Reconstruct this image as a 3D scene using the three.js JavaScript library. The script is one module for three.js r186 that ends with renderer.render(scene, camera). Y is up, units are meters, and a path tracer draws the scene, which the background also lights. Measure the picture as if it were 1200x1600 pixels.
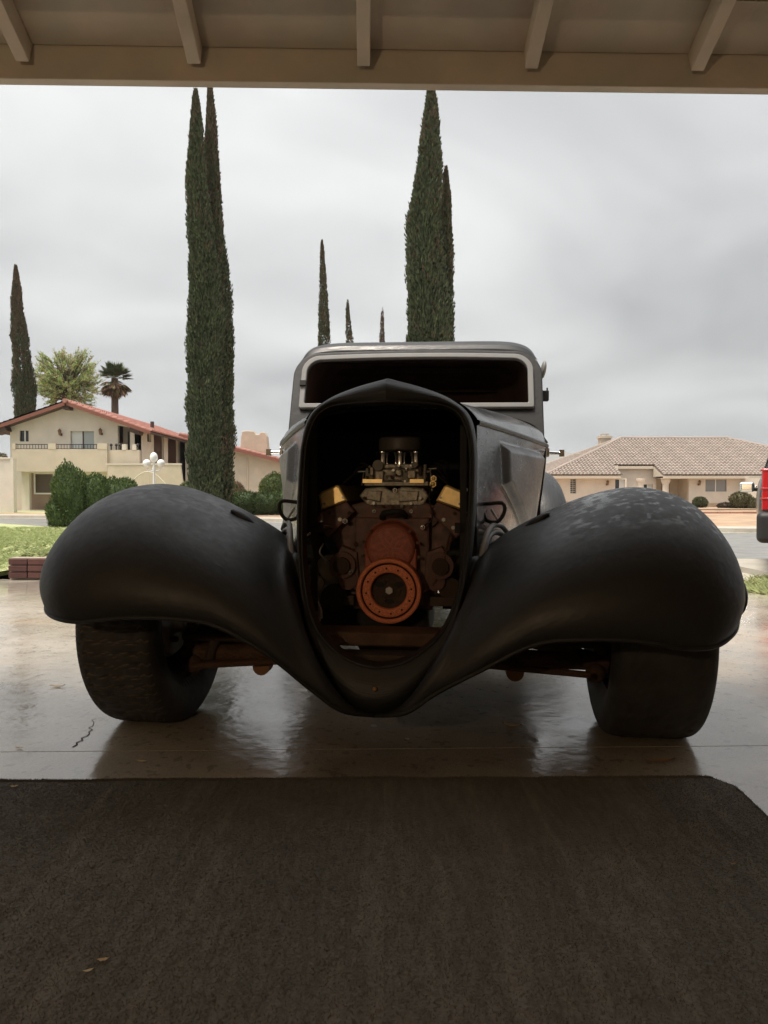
import * as THREE from 'three';
import { mergeGeometries, mergeVertices } from 'three/addons/utils/BufferGeometryUtils.js';
import { RoundedBoxGeometry } from 'three/addons/geometries/RoundedBoxGeometry.js';

// ---------------------------------------------------------------- camera, sky, sun, exposure
const EYE = 0.72, FPX = 1150;                     // eye height in metres, focal length in photograph pixels (1200 x 1600)
const scene = new THREE.Scene();
const camera = new THREE.PerspectiveCamera(2 * Math.atan(800 / FPX) * 180 / Math.PI, 0.75, 0.05, 9000);
camera.position.set(0, EYE, 0);
camera.rotation.x = -Math.atan(30 / FPX);
const renderer = new THREE.WebGLRenderer({ antialias: true });
renderer.toneMapping = THREE.LinearToneMapping;
renderer.toneMappingExposure = 3.35;
renderer.shadowMap.enabled = true;
renderer.setSize(768, 1024);

function rng(seed) { let a = seed >>> 0; return () => { a |= 0; a = a + 0x6D2B79F5 | 0; let t = Math.imul(a ^ a >>> 15, 1 | a); t = t + Math.imul(t ^ t >>> 7, 61 | t) ^ t; return ((t ^ t >>> 14) >>> 0) / 4294967296; }; }
function hash2(x, y, s) { let h = Math.imul(x, 374761393) + Math.imul(y, 668265263) + Math.imul(s, 1442695041) | 0; h = Math.imul(h ^ h >>> 13, 1274126177); return ((h ^ h >>> 16) >>> 0) / 4294967296; }
function vnoise(x, y, s, per) {                   // value noise on a lattice that repeats every per cells
  const xi = Math.floor(x), yi = Math.floor(y), fx = x - xi, fy = y - yi, m = v => per ? ((v % per) + per) % per : v;
  const u = fx * fx * (3 - 2 * fx), v = fy * fy * (3 - 2 * fy);
  const a = hash2(m(xi), m(yi), s), b = hash2(m(xi + 1), m(yi), s), c = hash2(m(xi), m(yi + 1), s), d = hash2(m(xi + 1), m(yi + 1), s);
  return a + (b - a) * u + (c - a) * v + (a - b - c + d) * u * v;
}
function fbm(x, y, s, oct = 4, per = 0) { let r = 0, w = .5, n = 0; for (let i = 0; i < oct; i++) { r += w * vnoise(x, y, s + i, per); n += w; x *= 2; y *= 2; per *= 2; w *= .5; } return r / n; }
const clamp = (x, a = 0, b = 1) => Math.min(b, Math.max(a, x));
const sstep = (a, b, x) => { const t = clamp((x - a) / (b - a)); return t * t * (3 - 2 * t); };
const lerp = (a, b, t) => a + (b - a) * t;

{ // overcast sky: stratus layer seen from below, brighter towards the zenith as a cloud cover is
  const W = 1024, Hh = 512, data = new Float32Array(W * Hh * 4);
  for (let j = 0; j < Hh; j++) for (let i = 0; i < W; i++) {
    const th = ((j + .5) / Hh - .5) * Math.PI, ph = ((i + .5) / W - .5) * 2 * Math.PI, y = Math.sin(th), c = Math.cos(th), x = c * Math.cos(ph), z = c * Math.sin(ph);
    const k = 1 / (Math.max(y, 0) + .22), px = x * k, pz = z * k;
    const wx = fbm(px * .9 + 7, pz * .9, 31, 3) * 1.1, wz = fbm(px * .9, pz * .9 + 3, 37, 3) * 1.1;
    const n = .62 * fbm(px * .85 + wx + 20, pz * .85 + wz + 20, 11, 6) + .38 * fbm(px * 2.6 + wx * 2 + 40, pz * 2.6 + wz * 2 + 5, 13, 5), m = fbm(px * .4 + 50, pz * .4 + 9, 23, 3);
    const yy = Math.max(0, y); let L = .180 * (1 + .25 * yy + 1.8 * yy ** 4) * (1 + (n - .5) * 1.45 + (m - .5) * .3);
    let t = (n - .5) * .10;
    if (y < 0) { L = lerp(L, .085, clamp(-y * 8)); t = .03; }
    const o = (j * W + i) * 4;
    data[o] = L * (.985 + t * .5); data[o + 1] = L * 1.0; data[o + 2] = L * (1.012 - t * .4); data[o + 3] = 1;
  }
  const sky = new THREE.DataTexture(data, W, Hh, THREE.RGBAFormat, THREE.FloatType);
  sky.mapping = THREE.EquirectangularReflectionMapping; sky.magFilter = sky.minFilter = THREE.LinearFilter; sky.needsUpdate = true;
  scene.background = sky; scene.environment = sky;
}
const sun = new THREE.DirectionalLight(0xfff3e4, 1.5);   // sun behind a thick cloud layer: very soft
sun.position.set(-14, 56, -4); sun.target.position.set(0, 0, -14);
sun.castShadow = true; sun.shadow.radius = 40; sun.shadow.mapSize.set(2048, 2048);
Object.assign(sun.shadow.camera, { left: -45, right: 45, top: 60, bottom: -60, near: 1, far: 160 });
scene.add(sun, sun.target);

// ---------------------------------------------------------------- helpers
const V = (x, y, z) => new THREE.Vector3(x, y, z);
const used = new Map();
function numbered(n) { const k = used.get(n) || 0; used.set(n, k + 1); return k ? n + '_' + String(k).padStart(3, '0') : n; }
function tag(o, label, category, group, kind) { o.userData.label = label; o.userData.category = category; if (group) o.userData.group = group; if (kind) o.userData.kind = kind; return o; }
function shade(o) { o.castShadow = true; o.receiveShadow = true; return o; }
function part(name, geo, mat, parent, label) { const m = shade(new THREE.Mesh(geo, mat)); m.name = name; parent.add(m); if (label) m.userData.label = label; return m; }
function solid(name, geo, mat, label, category, group) { const m = part(numbered(name), geo, mat, scene); return tag(m, label, category, group); }
function thing(name, label, category, pos, group) { const g = new THREE.Group(); g.name = numbered(name); if (pos) g.position.copy(pos); scene.add(g); return tag(g, label, category, group); }
function structure(name, geo, mat) { const m = geo ? part(numbered(name), geo, mat, scene) : new THREE.Group(); if (!geo) { m.name = numbered(name); scene.add(m); } m.userData.kind = 'structure'; return m; }
function pix(px, py, d) { const p = Math.atan(30 / FPX), x = (px - 600) / FPX, y0 = -(py - 800) / FPX, y = y0 * Math.cos(p) - Math.sin(p), z = -y0 * Math.sin(p) - Math.cos(p); const t = -d / z; return V(t * x, EYE + t * y, -d); }
function metreUV(geo, s = 1) {                     // uv in metres, by the main direction of each face
  const g = geo.index ? geo.toNonIndexed() : geo, p = g.attributes.position, uv = new Float32Array(p.count * 2);
  const a = V(0,0,0), b = V(0,0,0), c = V(0,0,0);
  for (let i = 0; i < p.count; i += 3) {
    a.fromBufferAttribute(p, i); b.fromBufferAttribute(p, i + 1); c.fromBufferAttribute(p, i + 2);
    const n = b.clone().sub(a).cross(c.clone().sub(a)), ax = Math.abs(n.x), ay = Math.abs(n.y), az = Math.abs(n.z);
    [a, b, c].forEach((q, k) => { const o = (i + k) * 2; if (ay >= ax && ay >= az) { uv[o] = q.x * s; uv[o + 1] = -q.z * s; } else if (ax > az) { uv[o] = q.z * s; uv[o + 1] = q.y * s; } else { uv[o] = q.x * s; uv[o + 1] = q.y * s; } });
  }
  g.setAttribute('uv', new THREE.BufferAttribute(uv, 2)); return g;
}
function strip(g) { const q = g.index ? g.toNonIndexed() : g.clone(); for (const k of Object.keys(q.attributes)) if (!['position', 'normal', 'uv'].includes(k)) q.deleteAttribute(k); return q; }
function merge(list) { return list.length === 1 ? list[0] : mergeGeometries(list.map(strip)); }
function box(x0, x1, y0, y1, z0, z1, r = 0) {
  const w = x1 - x0, h = y1 - y0, d = z1 - z0, g = r ? new RoundedBoxGeometry(w, h, d, 2, Math.min(r, w / 2.1, h / 2.1, d / 2.1)) : new THREE.BoxGeometry(w, h, d);
  g.translate((x0 + x1) / 2, (y0 + y1) / 2, (z0 + z1) / 2); return metreUV(g);
}
function grid(nu, nv, f, wrap) {                    // surface from f(u, v), smooth normals, uv = (u, v)
  const pos = [], uv = [], idx = [];
  for (let j = 0; j <= nv; j++) for (let i = 0; i <= nu; i++) { const p = f(i / nu, j / nv); pos.push(p.x, p.y, p.z); uv.push(p.u ?? i / nu, p.v ?? j / nv); }
  for (let j = 0; j < nv; j++) for (let i = 0; i < nu; i++) { const a = j * (nu + 1) + i, b = a + 1, c = a + nu + 1, d = c + 1; if (wrap && wrap(i / nu, j / nv, (i + 1) / nu, (j + 1) / nv)) continue; idx.push(a, b, d, a, d, c); }
  const g = new THREE.BufferGeometry(); g.setAttribute('position', new THREE.Float32BufferAttribute(pos, 3)); g.setAttribute('uv', new THREE.Float32BufferAttribute(uv, 2)); g.setIndex(idx); g.computeVertexNormals(); return g;
}
function tube(pts, r, seg = 8, n = 0, closed = false) { return new THREE.TubeGeometry(new THREE.CatmullRomCurve3(pts.map(p => Array.isArray(p) ? V(...p) : p), closed, 'centripetal'), n || Math.max(6, pts.length * 6), r, seg, closed); }
function rod(a, b, r0, r1 = r0, seg = 10) {
  a = Array.isArray(a) ? V(...a) : a; b = Array.isArray(b) ? V(...b) : b; const d = b.clone().sub(a), g = new THREE.CylinderGeometry(r1, r0, d.length(), seg);
  g.translate(0, d.length() / 2, 0); g.applyQuaternion(new THREE.Quaternion().setFromUnitVectors(V(0, 1, 0), d.clone().normalize())); g.translate(a.x, a.y, a.z); return g;
}
function prism(pts, z0, z1, bevel = 0) {             // outline in x, y pushed from z0 to z1
  const s = new THREE.Shape(pts.map(p => new THREE.Vector2(p[0], p[1])));
  const g = new THREE.ExtrudeGeometry(s, { depth: z1 - z0 - 2 * bevel, bevelEnabled: bevel > 0, bevelThickness: bevel, bevelSize: bevel, bevelOffset: -bevel, bevelSegments: 2, curveSegments: 8 }); g.translate(0, 0, z0 + bevel); return g;
}
function lathe(pts, seg = 32, axis = 'y') { const g = new THREE.LatheGeometry(pts.map(p => new THREE.Vector2(p[0], p[1])), seg); if (axis === 'x') g.rotateZ(-Math.PI / 2); if (axis === 'z') g.rotateX(Math.PI / 2); return g; }
const at = (g, x, y, z) => g.clone().translate(x, y, z);

// ---------------------------------------------------------------- textures and materials
function texture(n, f, srgb, metres = 1) {
  const d = new Uint8Array(n * n * 4);
  for (let j = 0; j < n; j++) for (let i = 0; i < n; i++) { const c = f(i / n, j / n), o = (j * n + i) * 4; if (typeof c === 'number') { d[o] = d[o + 1] = d[o + 2] = clamp(c) * 255; } else { d[o] = clamp(c[0]) * 255; d[o + 1] = clamp(c[1]) * 255; d[o + 2] = clamp(c[2]) * 255; } d[o + 3] = 255; }
  const t = new THREE.DataTexture(d, n, n); t.wrapS = t.wrapT = THREE.RepeatWrapping; t.magFilter = THREE.LinearFilter; t.minFilter = THREE.LinearMipmapLinearFilter; t.generateMipmaps = true; t.repeat.set(1 / metres, 1 / metres);
  if (srgb) t.colorSpace = THREE.SRGBColorSpace; t.needsUpdate = true; return t;
}
const L2S = v => v <= .0031308 ? v * 12.92 : 1.055 * Math.pow(v, 1 / 2.4) - .055;
const lin = (r, g, b) => new THREE.Color().setRGB(r, g, b);
const std = (c, rough = .8, more = {}) => new THREE.MeshStandardMaterial({ color: Array.isArray(c) ? lin(...c) : c, roughness: rough, ...more });
const phys = (c, rough, more = {}) => new THREE.MeshPhysicalMaterial({ color: lin(...c), roughness: rough, ...more });
function noiseMat(base, { vary = .15, metres = 1, n = 256, cells = 8, oct = 5, rough = .85, roughVary = 0, bump = 0, seed = 1, stretch = 1, tint = [1, 1, 1], more = {} } = {}) {
  const f = (u, v) => fbm(u * cells * stretch, v * cells, seed, oct, cells * stretch);
  const map = texture(n, (u, v) => { const k = 1 + (f(u, v) - .5) * 2 * vary, k2 = (fbm(u * cells * 2, v * cells * 2, seed + 40, 3, cells * 2) - .5) * vary; return [L2S(base[0] * k * (1 + k2 * tint[0])), L2S(base[1] * k * (1 + k2 * (1 - tint[1]))), L2S(base[2] * k)]; }, true, metres);
  const m = new THREE.MeshStandardMaterial({ map, roughness: rough, ...more });
  if (roughVary) { m.roughness = 1; m.roughnessMap = texture(n, (u, v) => rough + (fbm(u * cells, v * cells, seed + 9, oct, cells) - .5) * 2 * roughVary, false, metres); }
  if (bump) { m.bumpMap = texture(n, (u, v) => fbm(u * cells * 8, v * cells * 8, seed + 5, 4, cells * 8), false, metres); m.bumpScale = bump; }
  return m;
}

// ---------------------------------------------------------------- ground materials
const concreteRough = texture(1024, (u, v) => { const w = fbm(u * 4, v * 4, 91, 5, 4), f = fbm(u * 48, v * 48, 92, 3, 48); return .13 + .13 * sstep(.42, .72, w) + (f - .5) * .12; }, false, 3.1);
const concreteMap = texture(1400, (u, v) => {
  const w = fbm(u * 4, v * 4, 91, 5, 4), a = fbm(u * 9, v * 9, 71, 5, 9), g = hash2(Math.floor(u * 1400), Math.floor(v * 1400), 73), st = fbm(u * 26, v * 26, 75, 3, 26);
  const k = lerp(1.0, 1.12, sstep(.42, .66, w)) * (1 + (a - .5) * .32 + (g - .5) * .34 + (st - .5) * .3);
  const pit = sstep(.70, .78, fbm(u * 150, v * 150, 76, 2, 150)) * .28, stain = sstep(.60, .70, fbm(u * 6 + 3, v * 6, 78, 4, 6)) * .15, q = k * (1 - pit) * (1 - stain);
  const rust = sstep(.60, .75, a) * .25;
  return [L2S(.335 * q * (1 + rust * .25)), L2S(.298 * q), L2S(.244 * q * (1 - rust * .3))];
}, true, 3.1);
const concreteBump = texture(1024, (u, v) => .6 * fbm(u * 90, v * 90, 77, 3, 90) + .4 * fbm(u * 14, v * 14, 79, 3, 14), false, 3.1);
const M = {};
M.concrete = new THREE.MeshPhysicalMaterial({ map: concreteMap, roughnessMap: concreteRough, roughness: 1, bumpMap: concreteBump, bumpScale: .0016, ior: 2.25 });
M.sidewalk = noiseMat([.42, .39, .33], { vary: .2, metres: 2, rough: .6, roughVary: .25, seed: 14, bump: .002 });
M.asphalt = noiseMat([.185, .185, .175], { vary: .28, metres: 4, n: 512, cells: 16, rough: .42, roughVary: .2, seed: 21, bump: .004 });
M.dirt = noiseMat([.36, .25, .165], { vary: .35, metres: 5, n: 512, cells: 10, rough: .9, seed: 33, bump: .01, tint: [1.2, .3, 1] });
M.earth = noiseMat([.22, .19, .12], { vary: .3, metres: 30, cells: 12, rough: .95, seed: 35 });
M.lawn = noiseMat([.36, .39, .19], { vary: .14, metres: 3, n: 512, cells: 12, rough: .9, seed: 37, bump: .01 });
M.stucco = noiseMat([.66, .605, .52], { vary: .09, metres: 3, cells: 6, rough: .92, seed: 41, bump: .004 });
M.stuccoTan = noiseMat([.58, .505, .395], { vary: .12, metres: 3, cells: 6, rough: .92, seed: 43, bump: .004 });
M.stuccoPale = noiseMat([.64, .60, .51], { vary: .12, metres: 3, cells: 6, rough: .92, seed: 45, bump: .004 });
M.eave = noiseMat([.52, .455, .37], { vary: .16, metres: .9, n: 512, cells: 6, rough: .8, seed: 47, bump: .0012, stretch: 1 });
M.drywall = noiseMat([.52, .47, .40], { vary: .06, metres: 2, rough: .9, seed: 49 });
M.tileRed = noiseMat([.37, .175, .14], { vary: .25, metres: 1.7, cells: 8, rough: .85, seed: 51 });
M.tileBrown = noiseMat([.285, .238, .205], { vary: .30, metres: 1.9, cells: 9, rough: .85, seed: 53 });
M.trimPale = std([.60, .54, .44], .7);
M.trimDark = std([.07, .045, .035], .7);
M.glassDark = phys([.03, .035, .038], .06);
M.curtain = std([.62, .64, .62], .8);
M.iron = std([.02, .02, .022], .5);
M.white = std([.78, .77, .74], .45);

// ---------------------------------------------------------------- terrain and street
const slopeY = d => -.335 * sstep(3.6, 10.6, d);
function flatPoly(pts, y, holes) { const s = new THREE.Shape(pts.map(p => new THREE.Vector2(p[0], p[1]))); const g = new THREE.ShapeGeometry(s); g.rotateX(-Math.PI / 2); g.translate(0, y, 0); return metreUV(g); }   // pts are [x, depth]
function slabPoly(pts, y0, y1) { const s = new THREE.Shape(pts.map(p => new THREE.Vector2(p[0], p[1]))); const g = new THREE.ExtrudeGeometry(s, { depth: y1 - y0, bevelEnabled: false }); g.rotateX(-Math.PI / 2); g.translate(0, y0, 0); return metreUV(g); }
structure('ground', flatPoly([[-5000, -60], [5000, -60], [5000, 6000], [-5000, 6000]], -.62), M.earth);
structure('street', flatPoly([[-70, 9.0], [70, 9.0], [70, 46], [-70, 46]], -.455), M.asphalt);
const farKerb = [[70, 18.5], [26, 20.6], [10.3, 21.6], [2, 25.6], [-4.7, 29.8], [-14, 33.6], [-34, 37], [-70, 39]];
const shift = (line, o) => line.map(([x, d]) => [x + o * .25, d + o]);
structure('far_yard', slabPoly([...shift(farKerb, 1.55), [-300, 60], [-300, 420], [320, 420], [320, 40]], -.6, -.35), M.dirt);
const fwalk = structure('far_sidewalk', slabPoly([...shift(farKerb, .15), ...shift(farKerb, 1.55).reverse()], -.6, -.336), M.sidewalk);
structure('far_kerb', slabPoly([...farKerb, ...shift(farKerb, .15).reverse()], -.6, -.328), M.sidewalk);
{ const g = grid(40, 1, (u, v) => { const k = u * (farKerb.length - 1), i = Math.min(farKerb.length - 2, Math.floor(k)), t = k - i, x = lerp(farKerb[i][0], farKerb[i + 1][0], t), d = lerp(farKerb[i][1], farKerb[i + 1][1], t) - .45 * (1 - v) - .005; return V(x, -.450, -d); }); structure('gutter', metreUV(g), M.sidewalk); }
// lawn of the house across the street
structure('far_lawn', slabPoly([[-9, 36.2], [-13, 38.5], [-34, 40.5], [-34, 43], [-8, 43]], -.5, -.345), M.lawn);

// driveway: slabs with open joints on a sunk bed
const drv = structure('driveway');
part('bed', metreUV(grid(1, 14, (u, v) => { const d = 2.0 + v * 8.9; return V(lerp(-8.9, 2.9, u), slopeY(d) - .08, -d); })), std([.02, .016, .012], .95), drv);
function slabAt(x0, x1, d0, d1) { const s0 = x => d0 < 2.1 ? d0 + .0236 * x : d0;
  const n = 6, top = grid(1, n, (u, v) => { const x = lerp(x0, x1, u), d = lerp(s0(x), d1, v); return V(x, slopeY(d), -d); });
  const skirt = [[x0, x0], [x1, x1]].map(([x]) => grid(1, n, (u, v) => { const d = lerp(s0(x), d1, v); return V(x, slopeY(d) - (1 - u) * .12, -d); }));
  const ends = [d0, d1].map(d => grid(1, 1, (u, v) => V(lerp(x0, x1, u), slopeY(d) - v * .12, -(d < 2.1 ? s0(lerp(x0, x1, u)) : d))));
  return metreUV(merge([top, ...skirt, ...ends]));
}
for (const [x0, x1, d0, d1] of [[-3.4, 2.95, 2.0545, 4.83], [-9, -3.406, 2.0545, 4.83], [-3.4, 2.95, 4.838, 7.7], [-9, -3.408, 4.838, 7.7], [-2.0, 2.95, 7.708, 10.8], [-9, -2.008, 7.708, 8.17]]) part('concrete_slab', slabAt(x0, x1, d0, d1), M.concrete, drv);
part('joint_filler', (() => { const g = grid(1, 1, (u, v) => { const x = lerp(-3.4, 2.95, u); return V(x, -.0025, -(2.0495 + .0236 * x + v * .0055)); }); return g; })(), std([.016, .014, .012], 1), drv);
{ // crack across the slab: a thin open groove with a broken edge, lying in the surface as a sunk dark line
  const r = rng(5), pts = []; for (let i = 0; i <= 14; i++) { const t = i / 14; pts.push([lerp(-.885, -.905, t) + (r() - .5) * .02 + Math.sin(t * 5) * .012, lerp(2.065, 2.33, t)]); }
  
  const g = grid(pts.length - 1, 1, (u, v) => { const i = Math.round(u * (pts.length - 1)), w = .0022 * (1.3 - u) * (v - .5) * 2; return V(pts[i][0] + w, .0012, -pts[i][1]); }); part('crack', g, std([.02, .016, .012], 1), drv);
}
// right-hand verge, sidewalk, kerb
structure('sidewalk', slabPoly([[2.96, 7.9], [60, 7.9], [60, 9.2], [2.96, 9.2]], -.6, -.270), M.sidewalk);
structure('kerb', slabPoly([[2.96, 10.3], [60, 10.3], [60, 10.45], [2.96, 10.45]], -.6, -.325), M.sidewalk);
structure('verge', slabPoly([[2.96, 9.203], [60, 9.203], [60, 10.297], [2.96, 10.297]], -.6, -.318), M.lawn);
structure('side_yard', metreUV(grid(20, 14, (u, v) => { const d = lerp(1.9, 7.9, v), x = lerp(2.96, 20, u); return V(x, slopeY(d) - .03 + .05 * fbm(x * 1.5, d * 1.5, 61, 3), -d); })), M.dirt);
structure('parking_pad', slabPoly([[4.45, 6.4], [7.2, 6.4], [7.2, 10.25], [4.45, 10.25]], -.6, -.20), M.sidewalk);
// left lawn held by a brick edging
const lawnEdge = [[-1.95, 8.15], [-2.3, 12], [-4.1, 17.6], [-13.5, 25.4], [-40, 33]];
const lawnY = (x, d) => lerp(.0, -.34, sstep(8, 21, d)) - .235 * sstep(-4.05, -4.3, x) * (1 - sstep(8.15, 10.5, d)) + .03 * fbm(x * .7, d * .7, 65, 2);
function inLawn(x, d) { for (let i = 0; i < lawnEdge.length - 1; i++) { const [x0, d0] = lawnEdge[i], [x1, d1] = lawnEdge[i + 1]; if (d >= d0 && d <= d1) return x < lerp(x0, x1, (d - d0) / (d1 - d0)); } return false; }
structure('lawn', metreUV(grid(30, 40, (u, v) => { const k = v * 4, i = Math.min(3, Math.floor(k)), t = k - i, d = lerp(lawnEdge[i][1], lawnEdge[i + 1][1], t), x1 = lerp(lawnEdge[i][0], lawnEdge[i + 1][0], t), x = lerp(-42, x1, u); return V(x, Math.max(lawnY(x, d), -.44) * (1), -d); })), M.lawn);
structure('lawn_bank', metreUV(grid(30, 3, (u, v) => { const k = u * 4, i = Math.min(3, Math.floor(k)), t = k - i, d = lerp(lawnEdge[i][1], lawnEdge[i + 1][1], t), x = lerp(lawnEdge[i][0], lawnEdge[i + 1][0], t); return V(x + v * .22, lerp(Math.max(lawnY(x, d), -.44), -.47, v * v * .4 + v * .6), -d + v * .05); })), M.lawn);
function grassTufts(name, n, seed, place, label, hMax, pal) {
  const r = rng(seed), bl = []; for (let k = 0; k < 5; k++) { const a = k * 1.26, w = .006, l = .8 + .2 * ((k * 7) % 5) / 5, g = new THREE.BufferGeometry(), dx = Math.cos(a), dz = Math.sin(a); g.setAttribute('position', new THREE.Float32BufferAttribute([-dz * w, 0, dx * w, dz * w, 0, -dx * w, dx * .02, l * .6, dz * .02, dx * .02 + dz * w * .5, l * .6, dz * .02, dx * .05, l, dz * .05, dz * w, 0, -dx * w], 3)); g.computeVertexNormals(); bl.push(g); }
  const geo = mergeGeometries(bl), m = shade(new THREE.InstancedMesh(geo, std([1, 1, 1], .8), n)); m.name = numbered(name); scene.add(m); tag(m, label, 'grass', null, 'stuff');
  const o = new THREE.Object3D(), c = new THREE.Color();
  for (let i = 0; i < n; i++) { const p = place(r); o.position.copy(p); o.rotation.set((r() - .5) * .5, r() * 6.3, (r() - .5) * .5); const h = hMax * (.4 + r() * .6); o.scale.set(1.6, h, 1.6); o.updateMatrix(); m.setMatrixAt(i, o.matrix); const q = pal[Math.floor(r() * pal.length)], k = .75 + r() * .5; c.setRGB(q[0] * k, q[1] * k, q[2] * k); m.setColorAt(i, c); }
}
const greens = [[.32, .37, .15], [.30, .34, .14], [.36, .39, .19]];
grassTufts('lawn_grass', 26000, 201, r => { for (;;) { const d = 8.25 + 14 * Math.pow(r(), 1.6), x = -1.9 - r() * (3 + d * .62); if (inLawn(x, d)) return V(x, lawnY(x, d), -d); } }, 'short pale green lawn grass behind the brick edging', .06, greens);
grassTufts('yard_weeds', 7000, 203, r => { for (;;) { const d = 5 + 2.85 * r(), x = 2.99 + r() * 2.6; if (fbm(x * 1.6, d * 2.2, 63, 3) > .46) return V(x, slopeY(d) - .012, -d); } }, 'patchy green weeds on bare soil beside the driveway edge', .10, greens);
grassTufts('verge_grass', 7000, 205, r => { const d = 9.22 + 1.06 * r(), x = 2.98 + r() * 4; return V(x, -.318, -d); }, 'bright green grass strip between sidewalk and street', .075, [[.22, .28, .05], [.26, .30, .07], [.18, .24, .04]]);
{ // brick edging: end pier of dark bricks, then a long low wall of lighter bricks
  const w = thing('brick_edging', 'low red brick edging wall holding the lawn beside the driveway', 'brick wall', V(-4.1, -.212, -8.02));
  const mats = [[.085, .036, .030], [.070, .032, .028], [.10, .042, .034], [.25, .115, .07], [.30, .15, .095], [.22, .10, .065]].map((c, i) => noiseMat(c, { vary: .22, metres: .3, n: 128, cells: 6, rough: .9, seed: 300 + i, bump: .002 }));
  part('mortar', box(.006, 2.05, -.06, .220, -.155, -.012), noiseMat([.33, .28, .22], { vary: .2, metres: .4, n: 128, rough: .95, seed: 310 }), w);
  const r = rng(8), bg = new RoundedBoxGeometry(.20, .062, .095, 1, .006); metreUV(bg);
  for (let row = 0; row < 3; row++) for (let k = 0; k < 10; k++) {
    const pier = k < 2 && true, x = .02 + k * .21 + (row % 2) * .0 + (row % 2 && !pier ? .105 : 0); if (x > 1.95) continue;
    const m = part('brick', bg, mats[pier ? Math.floor(r() * 3) : 3 + Math.floor(r() * 3)], w); m.position.set(x + .10, .036 + row * .073, -.045 + (pier ? .045 : 0) + (r() - .5) * .006); m.rotation.y = (r() - .5) * .02;
  }
  for (let k = 0; k < 2; k++) { const m = part('brick', bg, mats[k], w); m.position.set(.12 + k * .21, .036, -.10); }
}
// mountains seen far away between the houses
{ const r = rng(77), rise = x => 105 + 75 * fbm(x * .0016 + 4, 2, 81, 5) + 30 * Math.sin(x * .0011); 
  structure('hills', grid(160, 10, (u, v) => { const x = lerp(-3200, 3200, u); const h = rise(x) * Math.pow(v, .8) * (.85 + .3 * fbm(x * .01, v * 9, 83, 4)); return V(x, h - 3, -2500 - v * 500); }), noiseMat([.17, .16, .13], { vary: .3, metres: .2, cells: 8, rough: .95, seed: 85 })); }

// ---------------------------------------------------------------- the garage the picture is taken from
const garage = thing('garage', 'beige garage with open rafters and planks under its eave above the doorway', 'garage'); garage.rotation.y = .0236;
const gp = (n, g, m, p = garage) => part(n, g, m, p);
gp('side_wall', box(-3.6, -3.45, 0, 2.9, -1.97, 4.6), M.drywall); gp('side_wall', box(3.45, 3.6, 0, 2.9, -1.97, 4.6), M.drywall);
gp('back_wall', box(-3.45, 3.45, 0, 2.9, 4.45, 4.6), M.drywall);
gp('front_wall', box(-3.45, -2.55, 0, 2.44, -1.97, -1.83), M.drywall); gp('front_wall', box(2.55, 3.45, 0, 2.44, -1.97, -1.83), M.drywall);
gp('door_header', box(-2.55, 2.55, 2.14, 2.44, -1.97, -1.83), M.drywall);
gp('ceiling', box(-3.45, 3.45, 2.455, 2.60, -1.75, 4.45), M.drywall);
const SL = Math.atan(.416), cs = Math.cos(SL), sn = Math.sin(SL), e0 = V(0, 2.200, -2.5);
const sloped = (x0, x1, s0, s1, n0, n1, bev = 0) => { const g = box(x0, x1, n0, n1, s0, s1, bev); g.rotateX(-SL); g.translate(e0.x, e0.y, e0.z); return g; };   // s along the slope towards the ridge, n upwards from the underside
gp('roof', sloped(-4.1, 4.1, -.06, 4.4, .026, .09), M.tileBrown);
gp('roof', (() => { const g = box(-4.1, 4.1, -.035, .035, 0, 4.2); g.rotateX(SL * .9); g.translate(0, 2.200 + 4.4 * sn + .02, -2.5 + 4.4 * cs - .05); return g; })(), M.tileBrown);
const eave = new THREE.Group(); eave.name = 'eave'; garage.add(eave);
for (let k = 0; k < 7; k++) gp('plank', sloped(-4.1, 4.1, .003 + k * .1835, .1835 * (k + 1) - (k % 2 ? .0015 : .003), (k % 2) * .0015, .020), M.eave, eave);
[-4, -3, -2, -1, 0, 1, 2, 3, 4].map(k => -.009 + .557 * k).forEach(x => gp('rafter', sloped(x - .0215, x + .0215, .0, 1.25, -.078, -.001, .003), M.eave, eave));
gp('fascia', (() => { const g = box(-4.1, 4.1, 2.092, 2.28, -2.545, -2.503, .004); return g; })(), M.eave);
gp('drip_edge', box(-4.1, 4.1, 2.25, 2.315, -2.58, -2.547), M.trimDark);
structure('garage_floor', (() => { const g = box(-3.44, 3.44, -.12, 0, -2.05, 4.44); g.rotateY(.0236); return metreUV(g); })(), M.concrete);
{ // work lamp inside the garage behind the camera: the small warm highlights on the engine come from its bulb
  const l = thing('work_lamp', 'work lamp with a warm bulb on a tripod stand inside the garage', 'lamp', V(-1.15, 0, 1.35));
  part('pole', rod(V(0, .12, 0), V(0, 1.20, 0), .014), M.iron, l);
  for (let k = 0; k < 3; k++) part('leg', rod(V(0, .30, 0), V(.32 * Math.cos(k * 2.094), .01, .32 * Math.sin(k * 2.094)), .010), M.iron, l);
  part('socket', lathe([[0, 1.20], [.03, 1.20], [.03, 1.24], [.022, 1.27], [0, 1.27]], 20), M.white, l);
  part('bulb', lathe([[.014, 1.27], [.016, 1.288], [.028, 1.31], [.034, 1.34], [.03, 1.365], [.018, 1.382], [0, 1.385]], 20), new THREE.MeshStandardMaterial({ color: 0xffffff, emissive: new THREE.Color(1, .72, .42), emissiveIntensity: 4 }), l);
  const p = new THREE.PointLight(new THREE.Color(1, .72, .44), 1.25, 0, 2); p.position.set(0, 1.335, 0); p.castShadow = true; p.shadow.radius = 1.5; l.add(p);
}
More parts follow.
